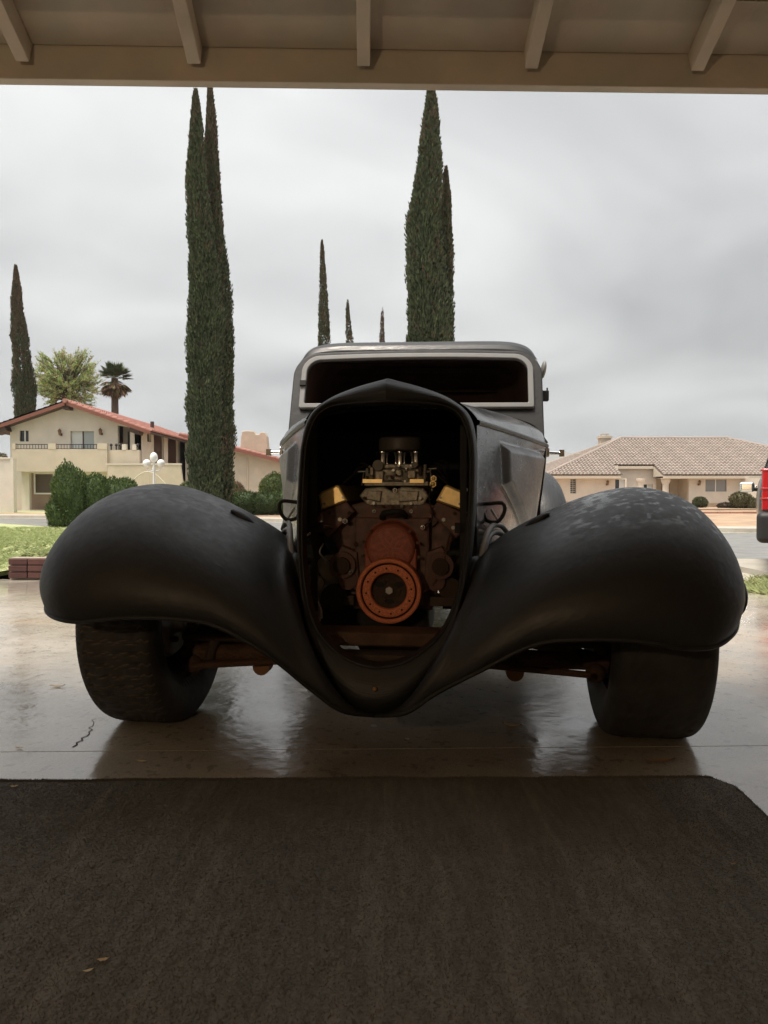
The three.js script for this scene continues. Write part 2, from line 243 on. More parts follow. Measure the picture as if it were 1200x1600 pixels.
{ // rug on the garage floor
  const rug = thing('rug', 'worn dark brown rug lying on the garage floor in the doorway', 'rug', V(0, 0, 0));
  const rugMap = texture(1400, (u, v) => { const st = fbm(u * 300, v * 60, 101, 3, 0), a = fbm(u * 5, v * 4, 103, 4), f = hash2(Math.floor(u * 1300), Math.floor(v * 1300), 7), tr = sstep(.55, .8, fbm(u * 70, v * 7, 107, 3)) * .8, k = .55 + st * .5 + (a - .5) * .45 + (f - .5) * .16 + tr * .26; return [L2S(.132 * k), L2S(.124 * k), L2S(.110 * k)]; }, true, 1);
  const rugBump = texture(1024, (u, v) => .6 * hash2(Math.floor(u * 700), Math.floor(v * 700), 3) + .4 * fbm(u * 200, v * 60, 111, 2), false, 1);
  const m = new THREE.MeshPhysicalMaterial({ map: rugMap, bumpMap: rugBump, bumpScale: .004, roughness: .95, sheen: .3, sheenRoughness: .6, sheenColor: lin(.10, .085, .065) });
  const xr = d => d > 1.735 ? .838 - (d - 1.735) * .62 : .828 + .010 * sstep(1.5, 1.735, d);
  const fr = x => 1.800 + .012 * (x + .8) + .006 * (fbm(x * 9, 1, 113, 4) - .5) * 2;
  const surf = (u, v) => { const d = lerp(.1, 1.0, v), x = lerp(-2.3, 1, u); return 0; };
  const pt = (u, v, y) => { const d0 = lerp(-.6, 1.80, v), x = lerp(-2.3, xr(clamp(d0, 0, 1.80)) + .01, u), d = lerp(-.6, fr(x), v); const p = V(x, y + .0025 * fbm(x * 5, d * 5, 117, 3), -d); p.u = x / 2.4; p.v = d / 2.4; return p; };
  const top = grid(90, 80, (u, v) => pt(u, v, .012)), e1 = grid(90, 1, (u, v) => pt(u, 1, .012 * (1 - v))), e2 = grid(80, 1, (u, v) => pt(1, u, .012 * (1 - v)));
  part('weave', merge([top, e1, e2]), m, rug);
  // pile: short fibres, too many to count
  const r = rng(15), n = 110000, fg = new THREE.BufferGeometry(); fg.setAttribute('position', new THREE.Float32BufferAttribute([-.0009, 0, 0, .0009, 0, 0, .0012, .0075, .001, 0, 0, -.0009, 0, 0, .0009, .0012, .0075, .001], 3)); fg.computeVertexNormals();
  const pile = shade(new THREE.InstancedMesh(fg, std([1, 1, 1], .95), n)); pile.name = 'pile'; pile.userData.kind = 'stuff'; rug.add(pile); const o = new THREE.Object3D(), c = new THREE.Color();
  for (let i = 0; i < n; i++) { let u = r(), v = 1 - r() * .40; if (i < 12000) v = 1 - r() * .006 ; else if (i < 13000) u = 1 - r() * .003; const p = pt(.25 + .75 * u, v, .0115); o.position.copy(p); o.rotation.set((r() - .5) * 1.6, r() * 6.3, (r() - .5) * 1.6); const s = .35 + r() * .45; o.scale.set(.8, s, .8); o.updateMatrix(); pile.setMatrixAt(i, o.matrix); const k = .85 + r() * .3; c.setRGB(.130 * k, .122 * k, .108 * k); pile.setColorAt(i, c); }
}
{ // dry leaf scraps on the concrete and the rug
  const lm = [std([.42, .29, .14], .8), std([.50, .40, .24], .8), std([.25, .15, .07], .8)], r = rng(19);
  const spots = [[800, 1134, .030, 'curled tan leaf on the wet concrete under the car nose'], [221, 1190, .016, 'small tan leaf on the wet strip before the rug, beside the joint'], [1030, 1190, .040, 'long pale leaf scrap on the wet strip beside the rug corner'], [161, 1500, .010, 'tiny pale leaf crumb on the brown rug'], [138, 1517, .008, 'tiny brown leaf crumb on the brown rug'], [815, 1100, .012, 'tiny leaf scrap on concrete between the front wheels'], [90, 1073, .028, 'dry leaf flake on the driveway beside the tyre with wavy tread'], [30, 1169, .012, 'dark leaf crumb lying in the joint at the garage slab'], [1145, 1350, .008, 'pale crumb on the rug beside its straight cut edge'], [22, 1229, .012, 'pale leaf crumb at the front rug edge']];
  spots.forEach(([px, py, s, label], i) => { const p0 = pix(px, py, 1), t = (EYE - (py > 1225 ? .016 : .002)) / (EYE - p0.y), x = p0.x * t, d = t; const g = grid(6, 4, (u, v) => { const w = Math.sin(Math.PI * u) * (.38 + .1 * Math.sin(u * 17 + i)); return V((u - .5) * 2 * s, s * .22 * (Math.pow(u - .5, 2) * 4 + Math.abs(v - .5) * .6), (v - .5) * 2 * s * w); }); g.rotateY((r() - .5) * .9); g.translate(x, (py > 1225 ? .0165 : .0025), -d); solid('leaf', g, lm[i % 3], label, 'leaf', 'dry leaf scraps on the ground'); });
}

scene.fog = new THREE.FogExp2(0xc9ced2, .00022);      // thin rain haze: only the mountains fade

// ---------------------------------------------------------------- the car (local: x to the right of the picture, z towards its nose, origin on the ground under the front axle)
const car = thing('hot_rod_car', 'matte black vintage coupe with open grille, bare engine and bulging front fenders', 'car', V(.012, 0, -2.215)); car.rotation.y = -5.5 * Math.PI / 180;
const lean = new THREE.Matrix4().makeRotationZ(-.008);
const cp = (n, g, m, p = car, label) => part(n, g, m, p, label);
const bp = (n, g, m, p = car, label) => part(n, g.applyMatrix4(lean), m, p, label);       // body panels sit with a slight lean
// paint: flat black primer, dusty and rain-spotted
function paintMat(base, rough, o = {}) {
  const { seed = 1, spots = 0, vary = .35, rv = .12, n = 512, cells = 6, wear = 0 } = o;
  const wet = (u, v) => spots ? sstep(.44, .60, fbm(u * 52, v * 90, seed + 3, 5) * .72 + .28 * fbm(u * 5, v * 5, seed + 8, 2)) * spots * sstep(o.u0 ?? 0, (o.u0 ?? 0) + .12, u) * sstep(o.v0 ?? 0, (o.v0 ?? 0) + .10, v) * (1 - sstep(o.v1 ?? 2, (o.v1 ?? 2) + .1, v)) : 0;
  const map = texture(n, (u, v) => { const a = fbm(u * cells, v * cells, seed, 5), f = fbm(u * 90, v * 90, seed + 2, 3), g = hash2(Math.floor(u * n), Math.floor(v * n), seed), w = wet(u, v), k = 1 + (a - .5) * 2 * vary + (f - .5) * .5 + (g - .5) * .35, wr = wear * sstep(.55, .72, fbm(u * 9, v * 5, seed + 6, 5)); return [0, 1, 2].map(i => L2S(lerp(base[i] * k * (1 - .30 * w), [.20, .19, .18][i], wr * .35))); }, true);
  const rm = texture(n, (u, v) => { const a = fbm(u * cells * 1.3, v * cells * 1.3, seed + 4, 5), f = fbm(u * 70, v * 70, seed + 5, 2), w = wet(u, v); return clamp(rough + (a - .5) * 2 * rv + (f - .5) * .10 - w * .28, .08, 1); });
  const bm = texture(512, (u, v) => .5 * fbm(u * 60, v * 60, seed + 7, 3) + .5 * fbm(u * 7, v * 7, seed + 12, 3));
  return new THREE.MeshPhysicalMaterial({ map, roughnessMap: rm, roughness: 1, bumpMap: bm, bumpScale: .0012, ior: 1.5 });
}
const C = {};
C.fenderL = paintMat([.0095, .0092, .009], .54, { seed: 400, spots: .25, u0: .2, v0: .35, v1: .8 });
C.fenderR = paintMat([.0095, .0092, .009], .53, { seed: 420, spots: 1, u0: .38, v0: .28, v1: .85 });
C.body = paintMat([.008, .008, .0084], .42, { seed: 440, spots: .3, wear: .1, rv: .12 });
C.hood = paintMat([.125, .124, .124], .22, { seed: 460, spots: .1, wear: .3, rv: .10 }); C.hood.metalness = .5; C.hood.bumpScale = .0003;
C.panel = paintMat([.075, .076, .080], .34, { seed: 470, wear: .35, rv: .12 });
C.shell = paintMat([.0075, .0072, .007], .55, { seed: 480 });
C.dark = std([.012, .011, .010], .8);
C.frameGrey = noiseMat([.20, .20, .195], { vary: .12, metres: .5, n: 256, rough: .5, seed: 490 });
C.rust = noiseMat([.085, .045, .026], { vary: .5, metres: .25, n: 256, rough: .8, seed: 492, bump: .001 });
C.rustDark = noiseMat([.055, .034, .024], { vary: .5, metres: .25, n: 256, rough: .8, seed: 493, bump: .001 });
C.rustLight = noiseMat([.22, .11, .05], { vary: .4, metres: .15, n: 128, rough: .8, seed: 494 });
C.engineBrown = noiseMat([.125, .066, .054], { vary: .7, metres: .2, n: 256, rough: .62, seed: 496, bump: .0006 });
C.engineRed = noiseMat([.30, .085, .052], { vary: .55, metres: .2, n: 256, rough: .55, seed: 498, bump: .0005 });
C.orange = noiseMat([.64, .195, .09], { vary: .6, metres: .12, n: 256, cells: 16, rough: .6, seed: 500, bump: .0004 });
C.alloy = noiseMat([.36, .34, .29], { vary: .6, metres: .1, n: 256, cells: 12, rough: .45, seed: 502, bump: .001, more: { metalness: .7 } });
C.brass = noiseMat([.92, .70, .34], { vary: .15, metres: .12, n: 256, rough: .42, seed: 504, more: { metalness: .85 } });
C.chrome = std([.75, .75, .75], .16, { metalness: 1 });
C.steel = std([.34, .33, .32], .4, { metalness: .8 });
C.rubber = noiseMat([.040, .035, .030], { vary: .35, metres: .4, n: 512, cells: 12, rough: .72, roughVary: .12, seed: 506 });
C.interior = noiseMat([.20, .125, .095], { vary: .3, metres: .4, n: 256, rough: .8, seed: 508 });

// --- grille shell
const OUT = [[0, 1.045], [.10, 1.022], [.18, .992], [.236, .944], [.256, .86], [.2575, .738], [.250, .61], [.236, .497], [.212, .385], [.182, .303], [.132, .226], [.068, .172], [0, .155]];
const INN = [[0, .975], [.095, .974], [.165, .968], [.210, .936], [.234, .86], [.236, .738], [.230, .615], [.215, .497], [.191, .408], [.157, .348], [.104, .304], [.052, .281], [0, .273]];
const cO = new THREE.CatmullRomCurve3(OUT.map(p => V(p[0], p[1], 0)), false, 'catmullrom', .5), cI = new THREE.CatmullRomCurve3(INN.map(p => V(p[0], p[1], 0)), false, 'catmullrom', .5);
const shellZ = (x, y) => .035 + (1.045 - y) * .31 + lerp(.075, .10, sstep(.3, .8, y)) * (1 - Math.min(1, Math.abs(x) / .26) ** lerp(2.1, 1.15, sstep(.3, .8, y)));
const loop = (c, k) => { const s = k < .5 ? 1 : -1, t = k < .5 ? k * 2 : 2 - k * 2, p = c.getPoint(t); p.x *= s; return p; };
{
  const face = grid(160, 10, (k, w) => { const a = loop(cI, k), b = loop(cO, k), e = Math.sin(Math.PI * w * .5), p = a.clone().lerp(b, w); p.z = shellZ(p.x, p.y) + .016 * Math.sin(Math.PI * Math.min(1, w * 1.0)) - .022 * Math.pow(w, 4); p.u = k; p.v = w; return p; });
  const flange = grid(160, 3, (k, w) => { const a = loop(cI, k); return V(a.x * (1 - .012 * w), lerp(a.y, .65, .012 * w), shellZ(a.x, a.y) - .055 * w); });
  const ret = grid(160, 4, (k, w) => { const b = loop(cO, k); const q = V(b.x, b.y, shellZ(b.x, b.y) - .022 - .09 * w); if (b.y > .93) q.y += .012 * w * (b.y - .93) / .11; return q; });
  const sh = bp('grille_shell', merge([face, flange, ret]), C.shell);
  cp('edge_bead', tube(Array.from({ length: 60 }, (_, i) => { const a = loop(cI, i / 60); return V(a.x, a.y, shellZ(a.x, a.y) + .001); }), .0035, 6, 240, true).applyMatrix4(lean), C.shell, sh);
  cp('emblem_stud', at(new THREE.SphereGeometry(.006, 10, 8), .0, .228, shellZ(0, .228) + .022).applyMatrix4(lean), C.rustLight, sh);
}
// --- front fenders
function fenderGeo(s) {
  const col0 = t => { const p = cO.getPoint(lerp(1, .545, t)); return V(p.x, p.y, shellZ(p.x, p.y) - .0215); };
  const K = [
    [[.080, .180, .415], [.268, .548, .13], [.505, .48, -.80]],
    [[.15, .232, .430], [.308, .580, .06], [.51, .47, -.80]],
    [[.26, .308, .455], [.362, .615, .03], [.52, .44, -.80]],
    [[.39, .378, .470], [.465, .668, .00], [.56, .38, -.80]],
    [[.50, .393, .480], [.565, .710, -.02], [.61, .33, -.80]],
    [[.62, .392, .480], [.680, .740, -.03], [.68, .30, -.80]],
    [[.73, .377, .470], [.775, .738, -.03], [.75, .295, -.80]],
    [[.80, .379, .445], [.855, .706, -.02], [.81, .29, -.80]],
    [[.858, .398, .395], [.913, .635, .0], [.86, .285, -.80]],
    [[.893, .428, .325], [.935, .540, .02], [.885, .28, -.80]]];
  K.forEach((c, i) => { const w = i < 2 ? 0 : i > 7 ? .5 : 1; c[0][1] += (s < 0 ? .017 : -.008) * w; });
  const bez = (a, b, c, d, t) => { const q = 1 - t; return V(...[0, 1, 2].map(i => q * q * q * a[i] + 3 * q * q * t * b[i] + 3 * q * t * t * c[i] + t * t * t * d[i])); };
  const front = (k, t) => { const [L, Cc] = K[k], dy = Cc[1] - L[1], dx = Cc[0] - L[0]; return bez(L, [L[0] + dx * .55, L[1] + dy * .50, L[2] + .055], [Cc[0] - .0, Cc[1] - dy * .02, Cc[2] + (L[2] - Cc[2]) * .56], Cc, t); };
  const rear = (k, t) => { const [, Cc, T] = K[k], f = k / 8; return bez(Cc, [Cc[0], Cc[1], Cc[2] - .24], [T[0], T[1] + .06, T[2] + .34], T, t); };
  const colRear0 = t => V(lerp(col0(1).x, .50, t), lerp(col0(1).y, .47, t) , lerp(col0(1).z, -.80, t));
  const NT = 64, split = .58;
  const g = grid(56, NT, (u, v) => {
    const f = v <= split, t = f ? v / split : (v - split) / (1 - split);
    const pts = [f ? col0(t) : colRear0(t)]; for (let k = 0; k < 10; k++) pts.push(f ? front(k, t) : rear(k, t));
    const p = new THREE.CatmullRomCurve3(pts, false, 'centripetal').getPoint(u); p.x *= s; p.u = u; p.v = v; return p;
  });
  const lip = []; for (let i = 0; i <= 40; i++) { const u = i / 40, pts = [col0(0)]; for (let k = 0; k < 10; k++) pts.push(front(k, 0)); const p = new THREE.CatmullRomCurve3(pts, false, 'centripetal').getPoint(u); p.x *= s; lip.push(p); }
  for (let i = 1; i <= 16; i++) { const p = i <= 8 ? front(9, i / 8) : rear(9, (i - 8) / 8); p.x *= s; lip.push(p); }
  return [g, tube(lip, .0055, 6, 160)];
}
for (const s of [-1, 1]) {
  const [g, lip] = fenderGeo(s), f = bp('front_fender', g, s < 0 ? C.fenderL : C.fenderR, car, s > 0 ? 'front fender with rain-spotted, streaky crown' : 'front fender with dull dusty crown');
  cp('lip_bead', lip.applyMatrix4(lean), C.shell, f);
  const b = new THREE.SphereGeometry(1, 20, 12); b.scale(.046, .013, .022); b.rotateZ(s * .62); b.rotateY(s * -.25); b.translate(s * .425, .640, .085); cp('lamp_pad', b.applyMatrix4(lean), C.shell, f);
}
// --- hood
const beltX = z => z > -1.1 ? lerp(.2585, .597, Math.pow(clamp((-.03 - z) / 1.07), .93)) : lerp(.597, .632, clamp((-1.1 - z) / .5));
const beltY = z => .938;
const crownY = z => lerp(1.043, 1.095, clamp((.03 - z) / 1.13));
const archF = r => 1 - .55 * r - .45 * Math.pow(r, 6), archB = r => Math.sqrt(Math.max(0, 1 - Math.pow(r, 2.6)));
bp('hood_top', grid(64, 40, (u, v) => { const a = (u - .5) * 2, r = Math.abs(a), z = lerp(.00 + .10 * (1 - r), -1.09, v), k = sstep(0, .9, v), x = beltX(z) * Math.sign(a) * Math.pow(r, lerp(1, .85, 0)); const h = lerp(archF(r), archB(r), k); const p = V(x, lerp(beltY(z) + .004, crownY(z), h), z); p.u = u; p.v = v; return p; }), C.hood);
const PANEL = [[-.25, .892], [-.985, .897], [-.985, .50], [-.84, .50], [-.25, .745]];     // raised stamping on each hood side (z, y)
function sdPoly(p, poly) { let d = 1e9, inside = false; for (let i = 0, j = poly.length - 1; i < poly.length; j = i++) { const [ax, ay] = poly[i], [bx, by] = poly[j], ex = bx - ax, ey = by - ay, wx = p[0] - ax, wy = p[1] - ay, t = clamp((wx * ex + wy * ey) / (ex * ex + ey * ey)); d = Math.min(d, Math.hypot(wx - ex * t, wy - ey * t)); if ((ay > p[1]) !== (by > p[1]) && p[0] < ex * (p[1] - ay) / (by - ay || 1e-9) + ax) inside = !inside; } return inside ? -d : d; }
const sideX = (z, y) => { const t = clamp((.938 - y) / .45), k = clamp((.1 - z) / 1.2); const zf = shellZ(.257, y) - .10, bx = z > -1.1 ? lerp(.2585, .597, Math.pow(clamp((zf - z) / (zf + 1.1)), .93)) : .597; return bx - t * .085 * k * k; };
for (const s of [-1, 1]) {
  const inPanel = (u0, v0, u1, v1) => { const v = (v0 + v1) / 2, y = lerp(.926, .46, v), zf = shellZ(.257, y) - .10; return sdPoly([lerp(zf, -1.085, (u0 + u1) / 2), y], PANEL) < -.004; };
  const sideF = (u, v) => { const y = lerp(.926, .46, v), zf = shellZ(.257, y) - .10, z = lerp(zf, -1.085, u), sd = sdPoly([z, y], PANEL), p = V(s * (sideX(z, y) + .028 * (1 - sstep(-.034, .0, sd))), y, z); p.u = u; p.v = v; return p; };
  const hs = bp('hood_side', grid(200, 110, sideF, inPanel), C.hood);
  cp('raised_panel', grid(200, 110, sideF, (a, b, c, d) => !inPanel(a, b, c, d)).applyMatrix4(lean), C.panel, hs);
  cp('belt_moulding', tube(Array.from({ length: 14 }, (_, i) => { const z = lerp(-.03, -1.34, i / 13); return V(s * (beltX(z) + .002), .934, z); }), .0085, 8, 60).applyMatrix4(lean), C.body, hs);
  // bent-rod latch handle near the grille
  cp('latch_handle', tube([[.268, .684, -.02], [.300, .690, -.02], [.338, .690, -.02], [.343, .668, -.02], [.322, .636, -.02], [.290, .640, -.02], [.280, .660, -.02]].map(([x, y, z]) => [s * x, y, z]), .0058, 8, 60, true).applyMatrix4(lean), C.dark, hs);
  cp('latch_rod', rod([s * .305, .672, -.06], [s * .325, .64, -.06], .004).applyMatrix4(lean), C.steel, hs);
  // arched beading where the headlamp bar passes between fender and hood
  for (const [o, r] of [[0, .009], [.026, .008]]) cp('arch_trim', tube([[.262, .535 + o * .2, .14], [.272, .560 + o * .6, .11], [.285, .590 + o * .75, .06], [.303, .604 + o * .8, .0], [.330, .598 + o * .9, -.07], [.352, .575 + o, -.13]].map(([x, y, z]) => [s * (x + .006), y, z]), r, 8, 50).applyMatrix4(lean), C.frameGrey, hs);
}
bp('firewall', box(-.57, .57, .35, .99, -1.10, -1.085), C.dark);
// --- cowl and cabin
const cabX = z => z > -1.6 ? lerp(.590, .612, sstep(-1.1, -1.5, z)) : lerp(.612, .45, sstep(-2.2, -3.6, z));
for (const s of [-1, 1]) {
  const d = bp('body_side', grid(60, 20, (u, v) => { const z = lerp(-1.092, -3.55, u), y = lerp(.938, .33, v), p = V(s * (cabX(z) - .10 * v * v * (1 - .6 * sstep(-1.1, -1.8, z))), y, z); p.u = u; p.v = v; return p; }), C.body);
  cp('cowl_seam', tube([[s * .594, .93, -1.105], [s * .585, .8, -1.105], [s * .55, .6, -1.105], [s * .51, .42, -1.105]], .0045, 6).applyMatrix4(lean), C.steel, d);
  cp('door_hinge', merge([box(s * .60 - .012, s * .60 + .012, .885, .925, -1.16, -1.13, .003), rod([s * .60, .905, -1.145], [s * .665, .902, -1.15], .008), at(new THREE.BoxGeometry(.02, .03, .02), s * .668, .902, -1.15)]).applyMatrix4(lean), C.chrome, d);
}
bp('cowl_top', grid(50, 14, (u, v) => { const z = lerp(-1.092, -1.36, v), a = (u - .5) * 2, r = Math.abs(a), p = V(a * cabX(z), lerp(.942, lerp(1.095, 1.118, v), Math.pow(Math.max(0, 1 - Math.pow(r, 3.2)), .5)), z); p.u = u; p.v = v; return p; }), C.hood);
bp('cowl_seam', tube(Array.from({ length: 21 }, (_, i) => { const a = (i / 20 - .5) * 2, r = Math.abs(a), z = -1.094; return V(a * .598, lerp(.944, 1.096, archB(r)), z); }), .0045, 6, 80), C.dark);
// windshield surround and frame (leaning back)
const WT = Math.atan2(.13, .33);
const wsPlace = g => { g.rotateX(-WT * 0 - WT); g.translate(0, 1.085, -1.335); return g; };
function roundShape(w, y0, y1, rt, rb, crown = 0) { const s = new THREE.Shape(); s.moveTo(-w + rb, y0); s.lineTo(w - rb, y0); s.quadraticCurveTo(w, y0, w, y0 + rb); s.lineTo(w, y1 - rt); s.bezierCurveTo(w, y1 - rt * .45, w - rt * .45, y1, w - rt, y1); s.quadraticCurveTo(0, y1 + crown * 2, -w + rt, y1); s.bezierCurveTo(-w + rt * .45, y1, -w, y1 - rt * .45, -w, y1 - rt); s.lineTo(-w, y0 + rb); s.quadraticCurveTo(-w, y0, -w + rb, y0); return s; }
{
  const ex = (s, d, b) => new THREE.ExtrudeGeometry(s, { depth: d, bevelEnabled: b > 0, bevelSize: b, bevelThickness: b, bevelOffset: -b, bevelSegments: 2, curveSegments: 24 });
  const sur = roundShape(.604, -.16, .338, .13, .02, .010); sur.holes.push(roundShape(.550, .03, .300, .085, .012, .010)); bp('windshield_surround', wsPlace(ex(sur, .03, .006)), C.shell);
  const fr = roundShape(.560, .022, .311, .09, .012, .010); fr.holes.push(roundShape(.534, .047, .286, .07, .008, .010)); const f = ex(fr, .016, .004); f.translate(0, 0, .034); const frm = bp('windshield_frame', wsPlace(f), C.frameGrey, car, 'pale grey windshield frame');
  const lt = box(-.562, -.532, .14, .166, .05, .066); cp('frame_clip', wsPlace(lt).applyMatrix4(lean), C.dark, frm);
}
// roof shell with side window openings
const roofTop = z => { const k = [[-1.452, 1.402], [-1.458, 1.43], [-1.475, 1.455], [-1.51, 1.476], [-1.57, 1.490], [-1.66, 1.498], [-1.9, 1.508], [-2.3, 1.50], [-2.7, 1.43], [-2.95, 1.32], [-3.12, 1.18], [-3.25, .96]]; for (let i = 0; i < k.length - 1; i++) if (z <= k[i][0] && z >= k[i + 1][0]) return lerp(k[i][1], k[i + 1][1], (k[i][0] - z) / (k[i][0] - k[i + 1][0])); return k[0][1]; };
const roofZs = [-1.452, -1.458, -1.475, -1.51, -1.57, -1.66, -1.8, -2.0, -2.3, -2.5, -2.7, -2.85, -2.95, -3.12, -3.25];
const roofPt = (u, v, off = 0) => { const k = v * (roofZs.length - 1), i = Math.min(roofZs.length - 2, Math.floor(k)), z = lerp(roofZs[i], roofZs[i + 1], k - i), a = Math.PI * u, n = z > -1.9 ? 9 : lerp(9, 4.5, clamp((-1.9 - z) / 1.0)), c = Math.cos(a), s = Math.sin(a), m = Math.pow(Math.pow(Math.abs(c), n) + Math.pow(s, n), -1 / n), xr = cabX(z) - .004 - off, yr = roofTop(z) - .94 - off; const lo = z > -1.6 ? Math.max(.94, .94) : .94; const p = V(-xr * c * m * (1 - .012 * s * m), lo + yr * s * m, z + (s * m < .85 ? (z > -1.6 ? (1 - s * m) * .13 : 0) : 0)); p.u = u; p.v = v; return p; };
const win = (u0, v0, u1, v1) => { const a = roofPt((u0 + u1) / 2, (v0 + v1) / 2); return Math.abs(a.x) > .5 && a.y > .985 && a.y < 1.36 && a.z < -1.56 && a.z > -2.28; };
const roofM = bp('roof', grid(160, 84, roofPt), C.body);
cp('side_window', grid(160, 84, (u, v) => roofPt(u, v, -.003), (a, b, c, d) => !win(a, b, c, d)).applyMatrix4(lean), M.glassDark, roofM);
bp('headliner', grid(80, 40, (u, v) => roofPt(u, lerp(.03, .98, v), .035)), C.interior);
{ // inside: seat back, dashboard, header bows, steering wheel
  bp('seat_back', box(-.55, .55, .55, 1.10, -2.62, -2.48, .05), C.interior);
  bp('seat_cushion', box(-.55, .55, .45, .62, -2.5, -1.95, .05), C.interior);
  bp('rear_panel', box(-.50, .50, .9, 1.36, -2.86, -2.83), C.interior);
  for (const [y, z] of [[1.415, -1.75], [1.42, -2.15], [1.37, -2.6]]) bp('roof_bow', box(-.56, .56, y, y + .03, z - .02, z + .02, .006), C.rustDark);
  bp('dashboard', box(-.55, .55, .95, 1.085, -1.46, -1.38, .02), C.interior);
  const w = new THREE.TorusGeometry(.19, .011, 8, 40); w.rotateX(-.9); w.translate(.28, 1.06, -1.74); bp('steering_wheel', w, C.dark);
  bp('floor_pan', box(-.54, .54, .36, .39, -3.2, -1.10), C.dark);
  bp('rear_bulkhead', box(-.5, .5, .34, .95, -2.90, -2.87), C.dark);
  bp('wiper_stalk', rod([-.44, 1.165, -1.40], [-.40, 1.140, -1.36], .006), C.frameGrey);
}
bp('rear_deck', grid(30, 20, (u, v) => { const z = lerp(-3.2, -3.62, v), a = (u - .5) * 2, p = V(a * cabX(z), lerp(.94, .45, v * v) + .03 * (1 - a * a), z); return p; }), C.body);
bp('rear_panel_lower', grid(20, 6, (u, v) => V((u - .5) * 2 * cabX(-3.6), lerp(.5, .3, v), -3.62 + .05 * v)), C.body);
// hinges, little lamp and mirror on the pillars
bp('pillar_hinge', merge([box(.612, .647, 1.175, 1.225, -1.50, -1.46, .004), rod([.640, 1.225, -1.48], [.640, 1.24, -1.48], .004)]), C.dark);
bp('side_lamp', (() => { const g = new THREE.SphereGeometry(1, 16, 12); g.scale(.014, .045, .03); g.rotateZ(-.15); g.translate(.625, 1.335, -1.52); return g; })(), C.frameGrey);
bp('pillar_hinge', box(-.634, -.612, 1.19, 1.21, -1.50, -1.47, .003), C.dark);
// rear fenders and running boards
for (const s of [-1, 1]) {
  bp('rear_fender', grid(30, 40, (u, v) => { const a = lerp(-.05, Math.PI + .25, v), R = lerp(.47, .43, u) + .06 * Math.sin(Math.PI * u * .9), x = .56 + .36 * Math.sin(u * Math.PI / 2) , q = V(s * x, .36 + R * Math.sin(a) * (1.05 - .42 * u * u * u), -2.95 + R * 1.15 * Math.cos(a)); return q; }), C.body);
  bp('frame_rail', box(s * .40 - .03, s * .40 + .03, .36, .44, -3.4, -.1, .006), C.rustDark);
}
// --- wheels
const R0 = .338, TW = .146;
function tyreGeo(waves) {
  const prof = []; // half section, from inner bead over the tread to the outer bead
  const n = 44, P = [[-.115, .205], [-.138, .235], [-.150, .272], [-.146, .306], [-.132, .327], [-.105, .3365], [0, .339], [.105, .3365], [.132, .327], [.146, .306], [.150, .272], [.138, .235], [.115, .205]];
  const c = new THREE.CatmullRomCurve3(P.map(p => V(p[0] * .90, p[1], 0)), false, 'centripetal');
  const cache = Array.from({ length: 97 }, (_, i) => c.getPoint(i / 96));
  const dirt = []; const gg = grid(waves ? 1000 : 200, 96, (u, v) => {
    const p = cache[Math.round(v * 96)], a = u * Math.PI * 2; let dr = 0, dd = 0;
    if (Math.abs(p.x) < .122) {
      const w = .007 * Math.sin(p.x * 105) + .004 * Math.sin(p.x * 240), cell = ((a * R0 + w) / .036), f = Math.abs(cell - Math.round(cell)) * .036;
      if (waves) { const q = 1 - sstep(.0008, .0028, f); dr -= .004 * q; dd = q * sstep(.12, .4, fbm(p.x * 30, a * 9, 515, 3)); }
      for (const gx of [-.080, -.028, .028, .080]) dr -= .006 * (1 - sstep(.002, .0045, Math.abs(p.x - gx - .004 * Math.sin(a * 40))));
    }
    const r = p.y + dr, flat = Math.max(0, 0); const q = V(p.x, -r * Math.cos(a), r * Math.sin(a)); if (q.y < -.330) q.y = -.330 - (q.y + .330) * -.1; q.u = a * R0; q.v = v * .6; dirt.push(lerp(.8, 2.8, dd), lerp(.8, 2.4, dd), lerp(.8, 2.0, dd)); return q;
  }); gg.setAttribute('color', new THREE.Float32BufferAttribute(dirt, 3)); return gg;
}
const tyreA = tyreGeo(true), tyreB = tyreGeo(false); C.rubber.vertexColors = true;
function wheel(x, z, s, steer = 0) {
  const w = new THREE.Group(); w.name = 'wheel'; w.position.set(x, .3305, z); if (s < 0 && z > -1) w.scale.x = .88; w.rotation.y = steer; car.add(w);
  cp('tyre', s < 0 ? tyreA : tyreB, C.rubber, w);
  cp('rim', lathe([[.205, -.100], [.210, -.095], [.196, -.085], [.185, -.06], [.18, .0], [.185, .06], [.196, .085], [.210, .095], [.205, .100]], 48, 'x'), C.rustDark, w);
  cp('rim_face', lathe([[.03, s * .02], [.08, s * .035], [.13, s * .01], [.18, s * .03]], 48, 'x'), C.steel, w);
  cp('hub', lathe([[0, -s * .115], [.045, -s * .115], [.06, -s * .10], [.062, -s * .07], [.125, -s * .06], [.135, -s * .045], [.135, -s * .03], [.05, -s * .02]], 40, 'x'), C.steel, w);
  for (let k = 0; k < 5; k++) { const b = new THREE.CylinderGeometry(.009, .009, .03, 6); b.rotateZ(Math.PI / 2); b.translate(-s * .075, .09 * Math.cos(k * 1.257), .09 * Math.sin(k * 1.257)); cp('lug_nut', b, C.rust, w); }
  return w;
}
wheel(-.748, -.09, -1, -.03); wheel(.765, -.085, 1, -.03); wheel(-.72, -2.9, -1); wheel(.72, -2.9, 1);
